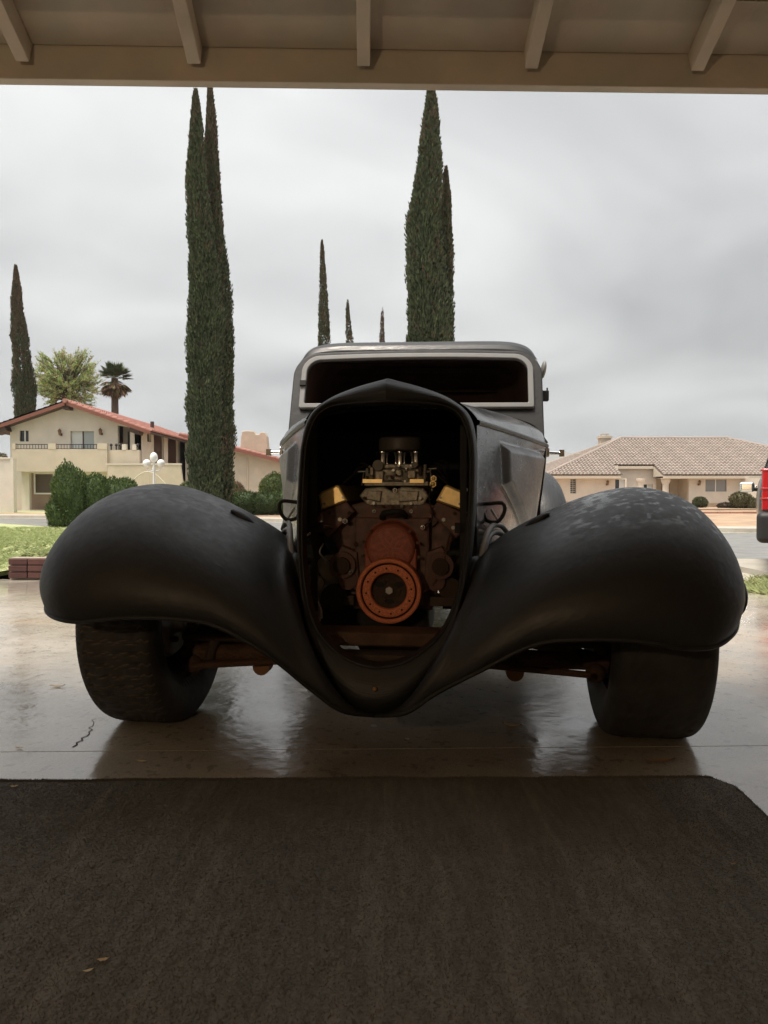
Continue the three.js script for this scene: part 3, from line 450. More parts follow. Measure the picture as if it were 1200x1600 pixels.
// --- front suspension: rusty tube axle, arms, struts
for (const s of [-1, 1]) {
  const a = new THREE.Group(); a.name = 'suspension_arm'; car.add(a);
  cp('lower_arm', merge([rod([s * .30, .225, -.02], [s * .66, .205, -.08], .028), rod([s * .28, .255, -.28], [s * .64, .21, -.11], .018)]), C.rust, a);
  cp('upper_arm', merge([rod([s * .30, .285, .05], [s * .66, .262, -.07], .015), rod([s * .30, .30, -.25], [s * .66, .27, -.11], .014)]), C.rustDark, a);
  cp('strut', merge([rod([s * .565, .20, -.03], [s * .50, .48, -.10], .016), rod([s * .54, .30, -.04], [s * .50, .50, -.10], .026)]), C.rustDark, a);
  cp('bushing', (() => { const g = new THREE.CylinderGeometry(.026, .026, .05, 16); g.rotateX(Math.PI / 2); g.translate(s * .375, .200, .04); return g; })(), C.rustLight, a);
  cp('knuckle', merge([rod([s * .645, .16, -.08], [s * .645, .31, -.09], .024), at(new THREE.SphereGeometry(.03, 14, 10), s * .622, .178, -.045)]), C.rust, a);
  cp('tie_rod', rod([s * .12, .245, .12], [s * .585, .20, .07], .010), C.rust, a);
}
cp('front_crossmember', box(-.33, .33, .283, .322, .02, .14, .008), C.rust); cp('lower_crossmember', box(-.24, .24, .245, .268, .10, .18, .006), C.rustDark);
// --- engine
const eng = new THREE.Group(); eng.name = 'engine'; car.add(eng);
const ep = (n, g, m, l) => cp(n, g, m, eng, l), zcyl = (r, x, y, z0, z1, seg = 32, r2 = r) => { const g = new THREE.CylinderGeometry(r, r2, z1 - z0, seg); g.rotateX(Math.PI / 2); g.translate(x, y, (z0 + z1) / 2); return g; };
ep('block', merge([metreUV(prism([[-.13, .34], [.13, .34], [.165, .47], [.19, .56], [.225, .60], [.19, .665], [.10, .69], [-.10, .69], [-.19, .665], [-.225, .60], [-.19, .56], [-.165, .47]], -.75, -.17, .008)), metreUV(prism([[-.10, .36], [.10, .36], [.12, .50], [.12, .64], [-.12, .64], [-.12, .50]], -.17, -.135, .006))]), C.engineBrown);
ep('oil_pan', box(-.12, .12, .20, .345, -.72, -.15, .03), C.dark);
for (const s of [-1, 1]) {
  ep('cylinder_head', metreUV(prism([[.118, .66], [.205, .575], [.245, .62], [.235, .655], [.145, .692]].map(([x, y]) => [s * x, y]).sort(() => 0), -.70, -.125, .006)), C.engineBrown);
  ep('valve_cover', metreUV(prism([[.140, .694], [.166, .741], [.176, .746], [.226, .724], [.236, .712], [.226, .663]].map(([x, y]) => [s * x, y]), -.68, -.12, .007)), C.brass);
  ep('port_boss', merge([zcyl(.042, s * .155, .49, -.19, -.10), zcyl(.03, s * .14, .44, -.19, -.115), metreUV(prism([[.10, .40], [.16, .43], [.195, .50], [.16, .55], [.11, .53]].map(([x, y]) => [s * x, y]), -.18, -.12, .006))]), C.engineBrown);
  ep('exhaust_manifold', tube([[s * .24, .60, -.16], [s * .255, .56, -.2], [s * .25, .50, -.3], [s * .23, .42, -.45]], .024, 10), C.rustDark);
}
ep('timing_cover', merge([lathe([[0, -.075], [.062, -.075], [.074, -.082], [.080, -.095], [.082, -.13], [.09, -.135]], 40, 'z').translate(0, .545, 0), metreUV(prism([[-.082, .42], [.082, .42], [.082, .545], [-.082, .545]], -.135, -.088, .006))].map(g => g)), C.engineRed);
{ const b = ep('harmonic_balancer', lathe([[.055, -.055], [.055, -.030], [.056, -.026], [.060, -.022], [.079, -.022], [.081, -.026], [.081, -.036], [.086, -.036], [.086, -.022], [.089, -.018], [.097, -.018], [.100, -.022], [.100, -.072], [.095, -.076], [.055, -.076]], 64, 'z').translate(0, .42, 0), C.orange);
  cp('hub_plate', lathe([[0, -.045], [.02, -.045], [.022, -.05], [.05, -.05], [.056, -.04]], 40, 'z').translate(0, .42, 0), C.rustDark, b);
  for (let k = 0; k < 12; k++) { const a = k / 12 * Math.PI * 2 + .1; cp('bolt_hole', zcyl(.0032, Math.cos(a) * .0695, .42 + Math.sin(a) * .0695, -.030, -.0212, 10), C.dark, b); }
  for (let k = 0; k < 3; k++) { const a = k / 3 * Math.PI * 2 - Math.PI / 2; cp('hub_slot', (() => { const g = zcyl(.012, 0, 0, -.052, -.048, 14); g.scale(1.3, .7, 1); g.translate(Math.cos(a) * .034, .42 + Math.sin(a) * .034, 0); return g; })(), C.dark, b); }
  cp('rubber_ring', lathe([[.0805, -.034], [.081, -.0275], [.0862, -.0275], [.0865, -.034]], 64, 'z').translate(0, .42, 0), C.dark, b);
  cp('crank_bolt', zcyl(.012, 0, .42, -.05, -.036, 6), C.steel, b); }
ep('intake_manifold', merge([metreUV(prism([[-.11, .71], [-.085, .68], [-.045, .664], [.065, .664], [.10, .68], [.118, .71], [.10, .735], [.03, .74], [.0, .725], [-.03, .74], [-.09, .735]], -.60, -.17, .006)), metreUV(prism([[-.085, .70], [-.04, .69], [-.035, .725], [-.08, .728]], -.172, -.160, .003)), metreUV(prism([[.02, .69], [.08, .695], [.085, .725], [.02, .728]], -.172, -.160, .003))]), C.alloy);
{ const c = ep('carburetor', merge([box(-.095, .115, .742, .757, -.42, -.18, .003), box(-.07, .09, .757, .80, -.40, -.20, .008), box(-.055, .075, .80, .815, -.38, -.21, .004), ...[[-.075, .775], [.095, .775], [-.05, .81], [.07, .812], [.01, .79], [.04, .77], [-.03, .768]].map(([x, y], i) => zcyl(.010 + .004 * (i % 3), x, y, -.21, -.185 - (i % 2) * .008, 12)), rod([-.10, .765, -.2], [.12, .79, -.2], .004), rod([-.085, .80, -.19], [-.09, .75, -.19], .005), rod([.10, .745, -.19], [.104, .812, -.19], .005)]), C.alloy);
  cp('base_plate', merge([box(-.098, -.035, .752, .764, -.178, -.172), box(.055, .10, .752, .764, -.178, -.172)]), C.brass, c);
  for (const x of [-.04, .018, .072]) { cp('choke_horn', lathe([[.020, .815], [.019, .835], [.023, .852], [.026, .856], [.022, .858], [.017, .84]], 20).translate(x, 0, -.25), C.chrome, c); } }
ep('air_cleaner', lathe([[0, .905], [.066, .905], [.072, .898], [.073, .866], [.069, .858], [0, .858]], 40).translate(.017, 0, -.27), std([.085, .075, .065], .5));
for (const [x, y, z, r, m] of [[.008, .728, -.155, .0075, 'chrome'], [.100, .612, -.10, .0075, 'chrome'], [-.148, .630, -.11, .0085, 'steel'], [.13, .748, -.165, .011, 'brass'], [.132, .766, -.165, .010, 'brass'], [-.13, .47, -.10, .009, 'steel'], [-.115, .555, -.13, .008, 'rust'], [.235, .73, -.15, .007, 'steel'], [.06, .66, -.16, .006, 'steel'], [-.06, .66, -.16, .006, 'steel']]) ep('bolt', merge([zcyl(r, x, y, z - .012, z, 6), at(new THREE.SphereGeometry(r * .72, 12, 8), x, y, z)]), C[m]);
ep('generator', merge([zcyl(.05, -.20, .47, -.36, -.14, 28), zcyl(.03, -.20, .47, -.14, -.115, 20), box(-.235, -.165, .425, .44, -.33, -.15)]), C.alloy);
ep('fuel_line', tube([[-.262, .585, -.05], [-.235, .605, -.06], [-.205, .615, -.08], [-.19, .612, -.12]], .005, 8), C.chrome);
ep('wire', tube([[-.215, .56, -.10], [-.225, .53, -.09], [-.20, .505, -.10], [-.19, .50, -.13]], .0032, 6), C.steel);
ep('wire', tube([[.10, .612, -.11], [.13, .64, -.10], [.12, .70, -.12], [.125, .75, -.17]], .003, 6), C.dark);
ep('side_tray', merge([box(-.33, -.12, .262, .42, -.30, -.26, .004), box(.16, .33, .33, .42, -.30, -.26, .004)]), C.dark);
ep('engine_mount', merge([box(-.27, -.12, .36, .39, -.22, -.12, .004), box(.12, .27, .36, .39, -.22, -.12, .004)]), C.rustDark);

{ // hoses, plug leads, brackets, bolts and linkage that crowd the engine bay
  const r = rng(551), pick = a => a[Math.floor(r() * a.length)];
  for (const s of [-1, 1]) {
    for (let k = 0; k < 4; k++) { ep('spark_plug_wire', tube([[s * .02, .79 - k * .012, -.42], [s * (.10 + .02 * k), .80 + .012 * k, -.30 - .05 * k], [s * .19, .735, -.22 - .10 * k], [s * .238, .655, -.20 - .11 * k]], .0042, 6), C.dark); ep('spark_plug', rod([s * .236, .66, -.20 - .11 * k], [s * .222, .64, -.20 - .11 * k], .006), C.steel); }
    for (const [x, y] of [[.135, .655], [.165, .635], [.195, .61], [.225, .625], [.20, .655]]) ep('head_bolt', zcyl(.0065, s * x, y, -.13, -.117, 6), pick([C.rust, C.steel, C.rustDark]));
    for (const [x, y] of [[.155, .705], [.215, .685]]) ep('cover_screw', zcyl(.004, s * x, y, -.122, -.114, 8), C.steel);
    for (const [x, y] of [[.06, .60], [.085, .565], [.088, .52], [.07, .475]]) ep('cover_bolt', zcyl(.0055, s * x, y, -.098, -.082, 6), pick([C.rust, C.engineBrown]));
    ep('frame_bracket', merge([box(s * .245 - .02, s * .245 + .02, .33, .50, -.24, -.20, .004), rod([s * .245, .48, -.22], [s * .17, .42, -.2], .012)]), C.rustDark);
    ep('coolant_port', merge([zcyl(.026, s * .155, .49, -.10, -.082, 24), zcyl(.018, s * .155, .49, -.083, -.078, 24)]), C.rustDark);
    ep('radiator_bracket', merge([box(s * .225 - .01, s * .225 + .01, .36, .92, .0, .012), box(s * .215 - .015, s * .215 + .015, .60, .63, -.02, .012)]), C.dark);
  }
  ep('dipstick_tube', tube([[.13, .42, -.12], [.165, .50, -.10], [.18, .57, -.12], [.19, .60, -.16]], .004, 6), C.rust);
  ep('bypass_hose', tube([[-.03, .64, -.13], [-.02, .655, -.10], [.03, .66, -.10], [.045, .645, -.13]], .010, 8), C.dark);
  ep('throttle_linkage', merge([rod([-.12, .79, -.22], [.14, .80, -.22], .003), rod([.12, .80, -.22], [.125, .73, -.20], .003), rod([-.10, .79, -.22], [-.105, .745, -.2], .003), at(new THREE.SphereGeometry(.006, 8, 6), .125, .73, -.20)]), C.steel);
  for (const [x, y, w, h] of [[-.045, .775, .03, .035], [.06, .78, .028, .03], [.018, .785, .024, .022], [-.07, .79, .014, .03], [.088, .79, .012, .032]]) ep('float_bowl', box(x - w / 2, x + w / 2, y - h / 2, y + h / 2, -.205, -.178, .005), pick([C.alloy, C.rustDark, C.alloy]));
  for (let k = 0; k < 16; k++) ep('carburetor_screw', zcyl(.003 + .002 * r(), -.085 + .19 * r(), .75 + .06 * r(), -.19, -.172 - .006 * r(), 6), pick([C.steel, C.alloy, C.alloy, C.rust]));
  for (let k = 0; k < 7; k++) ep('manifold_bolt', zcyl(.0055, -.09 + .03 * k, .673 + .03 * Math.pow(Math.abs(k - 3) / 3, 2), -.165, -.152, 6), pick([C.steel, C.rust, C.alloy]));
  ep('oil_filter', merge([zcyl(.042, -.185, .385, -.26, -.12, 24), zcyl(.03, -.185, .385, -.12, -.112, 24)]), C.dark);
  ep('steering_box', merge([box(-.285, -.20, .37, .46, -.26, -.14, .012), zcyl(.028, -.245, .43, -.14, -.115, 20), rod([-.25, .40, -.14], [-.22, .33, -.02], .012)]), C.alloy);
  ep('fuel_pump', merge([zcyl(.036, .185, .415, -.22, -.13, 20), rod([.185, .45, -.17], [.22, .52, -.15], .006)]), C.rustDark);
  ep('heater_hose', tube([[.16, .52, -.13], [.215, .53, -.10], [.235, .48, -.09], [.225, .40, -.12], [.215, .34, -.2]], .011, 8), C.dark);
  ep('ground_strap', tube([[-.225, .45, -.08], [-.235, .40, -.06], [-.215, .36, -.05], [-.21, .33, -.04]], .004, 6), C.steel);
  ep('belt_pulley_bolt', merge([0, 1, 2].map(k => zcyl(.005, .030 * Math.cos(k * 2.1), .42 + .030 * Math.sin(k * 2.1), -.05, -.040, 6))), C.rust);
}

// ---------------------------------------------------------------- plants
const leafMat = new THREE.MeshPhysicalMaterial({ vertexColors: true, roughness: .75, transmission: 0 });
const leafThin = new THREE.MeshPhysicalMaterial({ vertexColors: true, roughness: .9, transmission: .4, thickness: 0 });
const barkMat = noiseMat([.12, .085, .06], { vary: .4, metres: .6, n: 256, rough: .95, seed: 601, bump: .01 });
function tufts(list) {                      // list of [position, up direction, length, width, colour]: slim crossed leaf sprays
  const pos = new Float32Array(list.length * 18), col = new Float32Array(list.length * 18), nor = new Float32Array(list.length * 18); let o = 0;
  const up = V(0,0,0), sd = V(0,0,0), q = V(0,0,0), nn = V(0,0,0);
  for (const [p, dir, l, w, c, tw] of list) {
    up.copy(dir).normalize(); sd.set(Math.cos(tw), .15, Math.sin(tw)); sd.addScaledVector(up, -sd.dot(up)).normalize(); nn.crossVectors(sd, up).normalize();
    const A = [p.x - up.x * l * .2, p.y - up.y * l * .2, p.z - up.z * l * .2], T = [p.x + up.x * l * .8, p.y + up.y * l * .8, p.z + up.z * l * .8], m = .25;
    const Bq = [p.x + up.x * l * m + sd.x * w, p.y + up.y * l * m + sd.y * w, p.z + up.z * l * m + sd.z * w], Cq = [p.x + up.x * l * m - sd.x * w, p.y + up.y * l * m - sd.y * w, p.z + up.z * l * m - sd.z * w];
    for (const v of [A, Bq, T, A, T, Cq]) { pos[o] = v[0]; pos[o + 1] = v[1]; pos[o + 2] = v[2]; col[o] = c[0]; col[o + 1] = c[1]; col[o + 2] = c[2]; nor[o] = nn.x; nor[o + 1] = nn.y; nor[o + 2] = nn.z; o += 3; }
  }
  const g = new THREE.BufferGeometry(); g.setAttribute('position', new THREE.BufferAttribute(pos, 3)); g.setAttribute('normal', new THREE.BufferAttribute(nor, 3)); g.setAttribute('color', new THREE.BufferAttribute(col, 3)); return g;
}
function tint(g, c) { const n = g.attributes.position.count, a = new Float32Array(n * 3); for (let i = 0; i < n; i++) { a[i * 3] = c[0]; a[i * 3 + 1] = c[1]; a[i * 3 + 2] = c[2]; } const q = strip(g); q.deleteAttribute('uv'); q.setAttribute('color', new THREE.BufferAttribute(a.slice(0, q.attributes.position.count * 3).length === q.attributes.position.count * 3 ? a : new Float32Array(q.attributes.position.count * 3).map((_, i) => c[i % 3]), 3)); return q; }
function cypress(base, H, Rm, seed, n, label, leanX = 0, brown = .12, group = 'Italian cypress trees') {
  Rm *= .92; const t = thing('cypress_tree', label, 'tree', base, group), r = rng(seed);
  const prof = k => { const w = k < .06 ? .72 + .28 * k / .06 : k < .48 ? 1 : Math.pow(Math.max(0, (1 - k) / .52), .62); return Rm * Math.max(w * .985, 0.0) + .012; };
  const lump = (a, y) => .74 + .52 * fbm(a * 1.9 + 10, y * .75 / Math.max(Rm, .3) + seed, seed, 4) + .10 * Math.sin(a * 3 + y * .8);
  const axis = k => leanX * k * k + .12 * Rm * Math.sin(k * 9 + seed);
  part('trunk', rod(V(0, -.2, 0), V(axis(.3), H * .3, 0), Rm * .20, Rm * .12, 10), barkMat, t);
  const list = [];
  n = Math.round(n * 2.7);
  let ck = 0, ca = 0, cr = 1, cb = false, cc = 1;
  for (let i = 0; i < n; i++) {
    if (i % 12 === 0) { ck = (i / 12) % 4 ? .012 + .98 * (1 - Math.pow(1 - r(), .62)) : .35 + .645 * r(); ca = r() * 6.283; cr = .80 + .30 * r(); cb = r() < brown * (.25 + 3.2 * Math.pow(ck, 4) + 2.2 * Math.pow(fbm(ca * 2, ck * H * .9, seed + 5, 3), 3)); cc = .75 + .5 * r(); }
    const k = clamp(ck + (r() - .5) * .55 / H, .01, .998), w = prof(Math.min(k, .999)), a = ca + (r() - .5) * .34 / Math.max(w, .12), y = k * H, R = w * lump(a, y) * (i % 4 === 3 ? .35 + .5 * r() : cr * (.84 + .20 * r())), c = r();
    const p = V(axis(k) + R * Math.cos(a), y, R * Math.sin(a)), d = V(Math.cos(a) * .34 + (r() - .5) * .5, 1, Math.sin(a) * .34 + (r() - .5) * .5);
    const q = cb ? [.105, .072, .042] : c < .5 ? [.046, .062, .025] : c < .85 ? [.060, .080, .030] : [.090, .108, .044], s = cc * (.8 + r() * .4);
    list.push([p, d, (.14 + .16 * r()) * (.5 + Rm * .4), (.028 + .024 * r()) * (.5 + Rm * .4), [q[0] * s, q[1] * s, q[2] * s], r() * 6.3]);
  }
  for (let i = 0; i < n / 1300; i++) { const k = .1 + .88 * r(), a = r() * 6.283, R = prof(k) * lump(a, k * H) * 1.02; list.push([V(axis(k) + R * Math.cos(a), k * H, R * Math.sin(a)), V(Math.cos(a) * .35, 1, Math.sin(a) * .35), .34 * (.4 + Rm * .5), .03, [.05, .05, .025], r() * 6]); }
  part('crown', tufts(list), leafMat, t); return t;
}
function shrub(base, lobes, seed, n, label, pal, leaf = .06, group = 'shrubs around the houses', name = 'shrub') {
  const t = thing(name, label, 'shrub', base, group), r = rng(seed), list = [], cores = [];
  const tot = lobes.reduce((s, l) => s + l[3] * l[4], 0);
  for (const [x, y, z, rx, ry, rz, tilt = 0] of lobes) {
    const rot = new THREE.Matrix4().makeRotationZ(tilt), f = (a, b) => { const lp = .86 + .28 * fbm(a * 1.5 + seed, b * 2 + seed, seed, 3), p = V(rx * Math.cos(b) * Math.cos(a), ry * Math.sin(b), rz * Math.cos(b) * Math.sin(a)).multiplyScalar(lp).applyMatrix4(rot); return p.add(V(x, y, z)); };
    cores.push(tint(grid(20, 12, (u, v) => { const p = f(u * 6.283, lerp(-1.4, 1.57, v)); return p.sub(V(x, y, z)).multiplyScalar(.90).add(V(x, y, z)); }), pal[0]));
    const m = Math.floor(n * rx * ry / tot);
    for (let i = 0; i < m; i++) { const a = r() * 6.283, b = Math.asin(r() * 1.75 - .75), p = f(a, b), c = V(x, y, z), d = p.clone().sub(c); p.copy(c).addScaledVector(d, .88 + .16 * r()); const q = pal[Math.floor(r() * pal.length)], s = .7 + r() * .6; d.normalize(); list.push([p, V(d.x + (r() - .5), d.y + .5 + (r() - .5), d.z + (r() - .5)), leaf * (.7 + r() * .8), leaf * .28, q.map(v => v * s), r() * 6.3]); }
  }
  part('stem', rod(V(lobes[0][0], -.15, lobes[0][2]), V(lobes[0][0], lobes[0][1], lobes[0][2]), .06, .04, 8), barkMat, t);
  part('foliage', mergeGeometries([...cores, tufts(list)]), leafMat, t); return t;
}
const GY = -.35, g0 = (px, d) => V((px - 600) / FPX * d, GY, -d);
const hgt = (py, d) => EYE + (770 - py) / FPX * d - GY;
cypress(g0(322, 33.0), hgt(150, 33) , .74, 701, 30000, 'tall dense Italian cypress, greener front one of the pair by the pale house', -.35, .10);
cypress(g0(345, 34.2), hgt(136, 34.2), .60, 702, 24000, 'tall Italian cypress standing behind the greener one, darker and browner', -.45, .28);
cypress(g0(667, 33.0), hgt(140, 33), .98, 703, 32000, 'thick tall Italian cypress rising behind the car roof', .05, .12);
cypress(g0(690, 34.2), hgt(268, 34.2), .58, 704, 18000, 'shorter Italian cypress tucked behind the thick one over the car roof', .15, .22);
cypress(g0(506, 47), hgt(380, 47), .46, 705, 8000, 'slim brown-tipped cypress far off, tallest of the three above the car roof', -.05, .25);
cypress(g0(549, 55), hgt(472, 55), .50, 706, 4500, 'far cypress with a forked tip, second of three above the car roof', -.2, .2);
cypress(g0(598, 60), hgt(482, 60), .42, 707, 4000, 'far slim cypress with a reddish brown tip, shortest above the car roof', 0, .4);
cypress(g0(43, 57), hgt(418, 57), 0.82, 708, 16000, 'pointed dark cypress rising behind the red roofed house', -.75, .35);
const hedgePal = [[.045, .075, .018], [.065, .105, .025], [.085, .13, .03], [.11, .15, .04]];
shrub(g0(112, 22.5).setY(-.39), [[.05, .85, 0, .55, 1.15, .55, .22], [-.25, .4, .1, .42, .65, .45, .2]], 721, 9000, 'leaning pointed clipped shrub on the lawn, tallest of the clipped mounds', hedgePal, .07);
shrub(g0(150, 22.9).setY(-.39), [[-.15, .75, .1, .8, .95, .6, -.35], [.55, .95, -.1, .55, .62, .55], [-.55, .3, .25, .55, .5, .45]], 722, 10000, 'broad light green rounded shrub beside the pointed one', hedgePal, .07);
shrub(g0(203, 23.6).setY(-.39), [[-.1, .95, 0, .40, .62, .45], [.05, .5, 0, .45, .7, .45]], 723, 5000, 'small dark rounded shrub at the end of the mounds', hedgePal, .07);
shrub(g0(385, 36), [[-.9, .45, 0, .75, .55, .6], [0, .5, 0, .9, .62, .6], [.95, .5, .1, .9, .6, .6], [1.9, .52, 0, .9, .6, .6]], 724, 9000, 'low clipped green hedge at the foot of the pale wing wall', hedgePal, .09, 'shrubs around the houses', 'hedge');
shrub(g0(432, 40), [[0, .95, 0, .95, 1.15, .9]], 725, 7000, 'round clipped bush in front of the pale wing wall', [[.06, .09, .02], [.09, .125, .028], [.12, .15, .04]], .09);
shrub(g0(292, 37), [[0, .8, 0, .55, .75, .5]], 726, 2500, 'loose pale green bush at the cypress foot', [[.10, .13, .04], [.16, .18, .07]], .10);
shrub(g0(370, 41), [[0, .9, 0, .45, .75, .4]], 727, 1800, 'thin pinkish flowering bush beside the wing wall', [[.14, .12, .06], [.30, .14, .12], [.10, .12, .04]], .10);
shrub(g0(1094, 53), [[0, .35, 0, .5, .4, .5]], 728, 1600, 'low grey green round shrub under the stucco house window', [[.07, .085, .035], [.10, .11, .045]], .10);
shrub(g0(1158, 51), [[0, .5, 0, .8, .6, .6], [.5, .3, .2, .6, .45, .5]], 729, 2600, 'larger dry olive shrub at the stucco house corner', [[.10, .095, .04], [.14, .12, .05], [.08, .08, .035]], .12);
shrub(g0(1136, 52), [[0, .14, 0, .7, .22, .4]], 730, 1000, 'brown dry shrub lying low beside the olive shrub', [[.10, .07, .05], [.07, .05, .04]], .10);
// spring-leaved tree behind the red roofed house
function broadTree(base, H, R, seed, label) {
  const t = thing('leafy_tree', label, 'tree', base), r = rng(seed), wood = [], list = [], cy = H - R * 1.02;
  wood.push(rod(V(0, -.3, 0), V(0, cy - R * .5, 0), .26, .18, 8));
  const pals = [[.40, .47, .16], [.47, .51, .23], [.42, .42, .21], [.32, .40, .12]];
  for (let i = 0; i < 260; i++) {
    const a = r() * 6.283, b = Math.asin(r() * 1.85 - .9), q = Math.pow(r(), .42), e = V(R * q * Math.cos(b) * Math.cos(a), cy + R * 1.0 * q * Math.sin(b), R * q * Math.cos(b) * Math.sin(a)), o = V(0, cy - R * (.6 - .5 * r()), 0), m = o.clone().lerp(e, .5).add(V(0, .25 * R * r(), 0));
    wood.push(rod(o, m, .05, .035, 4), rod(m, e, .035, .012, 4));
    const col = pals[Math.floor(r() * 4)], up = e.clone().sub(m).normalize();
    for (let j = 0; j < 8; j++) { const s0 = m.clone().lerp(e, .3 + .7 * r()), d = V(r() - .5, .2 + r() * .8, r() - .5).add(up).normalize(), l = .35 + .5 * r(), s1 = s0.clone().addScaledVector(d, l); wood.push(rod(s0, s1, .012, .006, 3)); for (let k = 0; k < 9; k++) { const c = col.map(v => v * (.75 + .5 * r())); list.push([s0.clone().lerp(s1, r()).add(V((r() - .5) * .16, (r() - .5) * .16, (r() - .5) * .16)), V(r() - .5, r(), r() - .5), .10 + .10 * r(), .045, c, r() * 6]); } }
  }
  part('trunk', merge(wood), barkMat, t); part('crown', tufts(list), leafThin, t);
}
broadTree(g0(108, 62), hgt(540, 62), 2.95, 741, 'airy tree with fresh yellow green leaves behind the red roof');
{ // fan palm
  const d = 59, t = thing('palm_tree', 'fan palm with green crown and a skirt of dead brown fronds', 'tree', g0(181, d)), r = rng(751), H = hgt(592, d), live = [], dead = [];
  part('trunk', rod(V(0, -.3, 0), V(0, H, 0), .34, .26, 12), barkMat, t);
  const frond = (dir, L, W, droop, out, cols) => { const p0 = V(0, H, 0), s = V(-dir.z, 0, dir.x).normalize(), hub = p0.clone().addScaledVector(dir, L * .45); hub.y -= droop * .1; out.push([p0.clone().lerp(hub, .4), dir.clone(), L * .5, .025, cols[0], 0]);
    for (let k = 0; k < 15; k++) { const f = (k / 14 - .5) * 2, b = dir.clone().multiplyScalar(Math.cos(f * 1.25)).addScaledVector(s, Math.sin(f * 1.25)); b.y -= droop * .35; const c = cols[Math.floor(r() * cols.length)]; out.push([hub.clone().addScaledVector(b, W * .2), b, W * (1 - .3 * Math.abs(f)), .055, c.map(v => v * (.7 + .6 * r())), r() * 6]); } };
  for (let i = 0; i < 46; i++) { const a = i * 2.4, e = .1 + 1.2 * r(); frond(V(Math.cos(a) * Math.cos(e), Math.sin(e), Math.sin(a) * Math.cos(e)), 1.35, .95, .3, live, [[.06, .085, .03], [.09, .11, .04]]); }
  for (let i = 0; i < 52; i++) { const a = i * 2.4 + 1, e = -.2 - 1.2 * r(); frond(V(Math.cos(a) * Math.cos(e), Math.sin(e), Math.sin(a) * Math.cos(e)), 1.6, .95, .8, dead, i < 8 ? [[.10, .12, .045]] : [[.24, .15, .075], [.17, .10, .055], [.30, .21, .12]]); }
  part('fronds', tufts(live), leafMat, t); part('dead_skirt', tufts(dead), leafMat, t);
}

// ---------------------------------------------------------------- houses
function tileRun(width, rows, colW, rowL, rise, keep) { rise *= 1.5;           // barrel tiles: half-round courses, each lapping the one below; local x along the eave, y up the slope
  const out = [], cols = Math.round(width / colW), seg = 5, r = rng(9);
  const pos = [], idx = []; let n = 0;
  for (let j = 0; j < rows; j++) for (let i = 0; i < cols; i++) {
    const x = (i + .5) * colW, y = j * rowL; if (keep && !keep(x, y + rowL / 2)) continue;
    const w = colW * .5, up = (r() - .5) * .012;
    for (const [yy, lift] of [[y - .03, rise * .62 + up], [y + rowL + .02, up * .5]]) for (let k = 0; k <= seg; k++) { const a = Math.PI * k / seg; pos.push(x - Math.cos(a) * w, yy, lift + Math.sin(a) * colW * .42); }
    for (let k = 0; k < seg; k++) idx.push(n + k, n + k + 1, n + seg + 2 + k, n + k, n + seg + 2 + k, n + seg + 1 + k);
    for (let k = 1; k < seg; k++) idx.push(n, n + k, n + k + 1);
    n += 2 * (seg + 1);
  }
  const g = new THREE.BufferGeometry(); g.setAttribute('position', new THREE.Float32BufferAttribute(pos, 3)); g.setIndex(idx); const q = g.toNonIndexed(); q.computeVertexNormals(); q.setAttribute('uv', new THREE.BufferAttribute(new Float32Array(q.attributes.position.count * 2), 2)); for (let i = 0; i < q.attributes.position.count; i++) q.attributes.uv.setXY(i, q.attributes.position.getX(i), q.attributes.position.getY(i)); return q;
}
function windowUnit(parent, x0, x1, y0, y1, z, o = {}) {
  const w = new THREE.Group(); w.name = 'window'; parent.add(w); const f = o.f ?? .06, fm = o.frame || M.white;
  part('frame', merge([box(x0 - f, x1 + f, y1, y1 + f, z - .02, z + .05), box(x0 - f, x1 + f, y0 - f, y0, z - .02, z + .06), box(x0 - f, x0, y0, y1, z - .02, z + .05), box(x1, x1 + f, y0, y1, z - .02, z + .05), ...(o.mull ?? [.5]).map(t => box(lerp(x0, x1, t) - f / 2, lerp(x0, x1, t) + f / 2, y0, y1, z - .01, z + .045))]), fm, w);
  const c = [0, ...(o.mull ?? [.5]), 1]; for (let i = 0; i < c.length - 1; i++) part('pane', box(lerp(x0, x1, c[i]) + (i ? f / 2 : 0), lerp(x0, x1, c[i + 1]) - (i < c.length - 2 ? f / 2 : 0), y0, y1, z + .002, z + .014), (o.panes && o.panes[i]) || M.glassDark, w);
  return w;
}
function wallLamp(parent, x, y, z) { const l = new THREE.Group(); l.name = 'wall_lamp'; parent.add(l); part('bracket', merge([box(x - .06, x + .06, y - .12, y + .02, z, z + .04), rod(V(x, y - .05, z), V(x, y - .02, z + .2), .02)]), M.trimDark, l); part('lantern', merge([at(new THREE.CylinderGeometry(.10, .06, .26, 6), x, y + .02, z + .22), at(new THREE.ConeGeometry(.13, .16, 6), x, y + .23, z + .22)]), std([.20, .11, .05], .5), l); return l; }
function wallWithHoles(x0, x1, y0, y1, z0, z1, holes, topFn) { const pts = topFn ? [[x0, y0], [x1, y0], ...topFn] : [[x0, y0], [x1, y0], [x1, y1], [x0, y1]]; const s = new THREE.Shape(pts.map(p => new THREE.Vector2(...p))); for (const [a, b, c, d] of holes) { const h = new THREE.Path(); h.moveTo(a, c); h.lineTo(a, d); h.lineTo(b, d); h.lineTo(b, c); h.closePath(); s.holes.push(h); } const g = new THREE.ExtrudeGeometry(s, { depth: z1 - z0, bevelEnabled: false }); g.translate(0, 0, z0); return metreUV(g); }

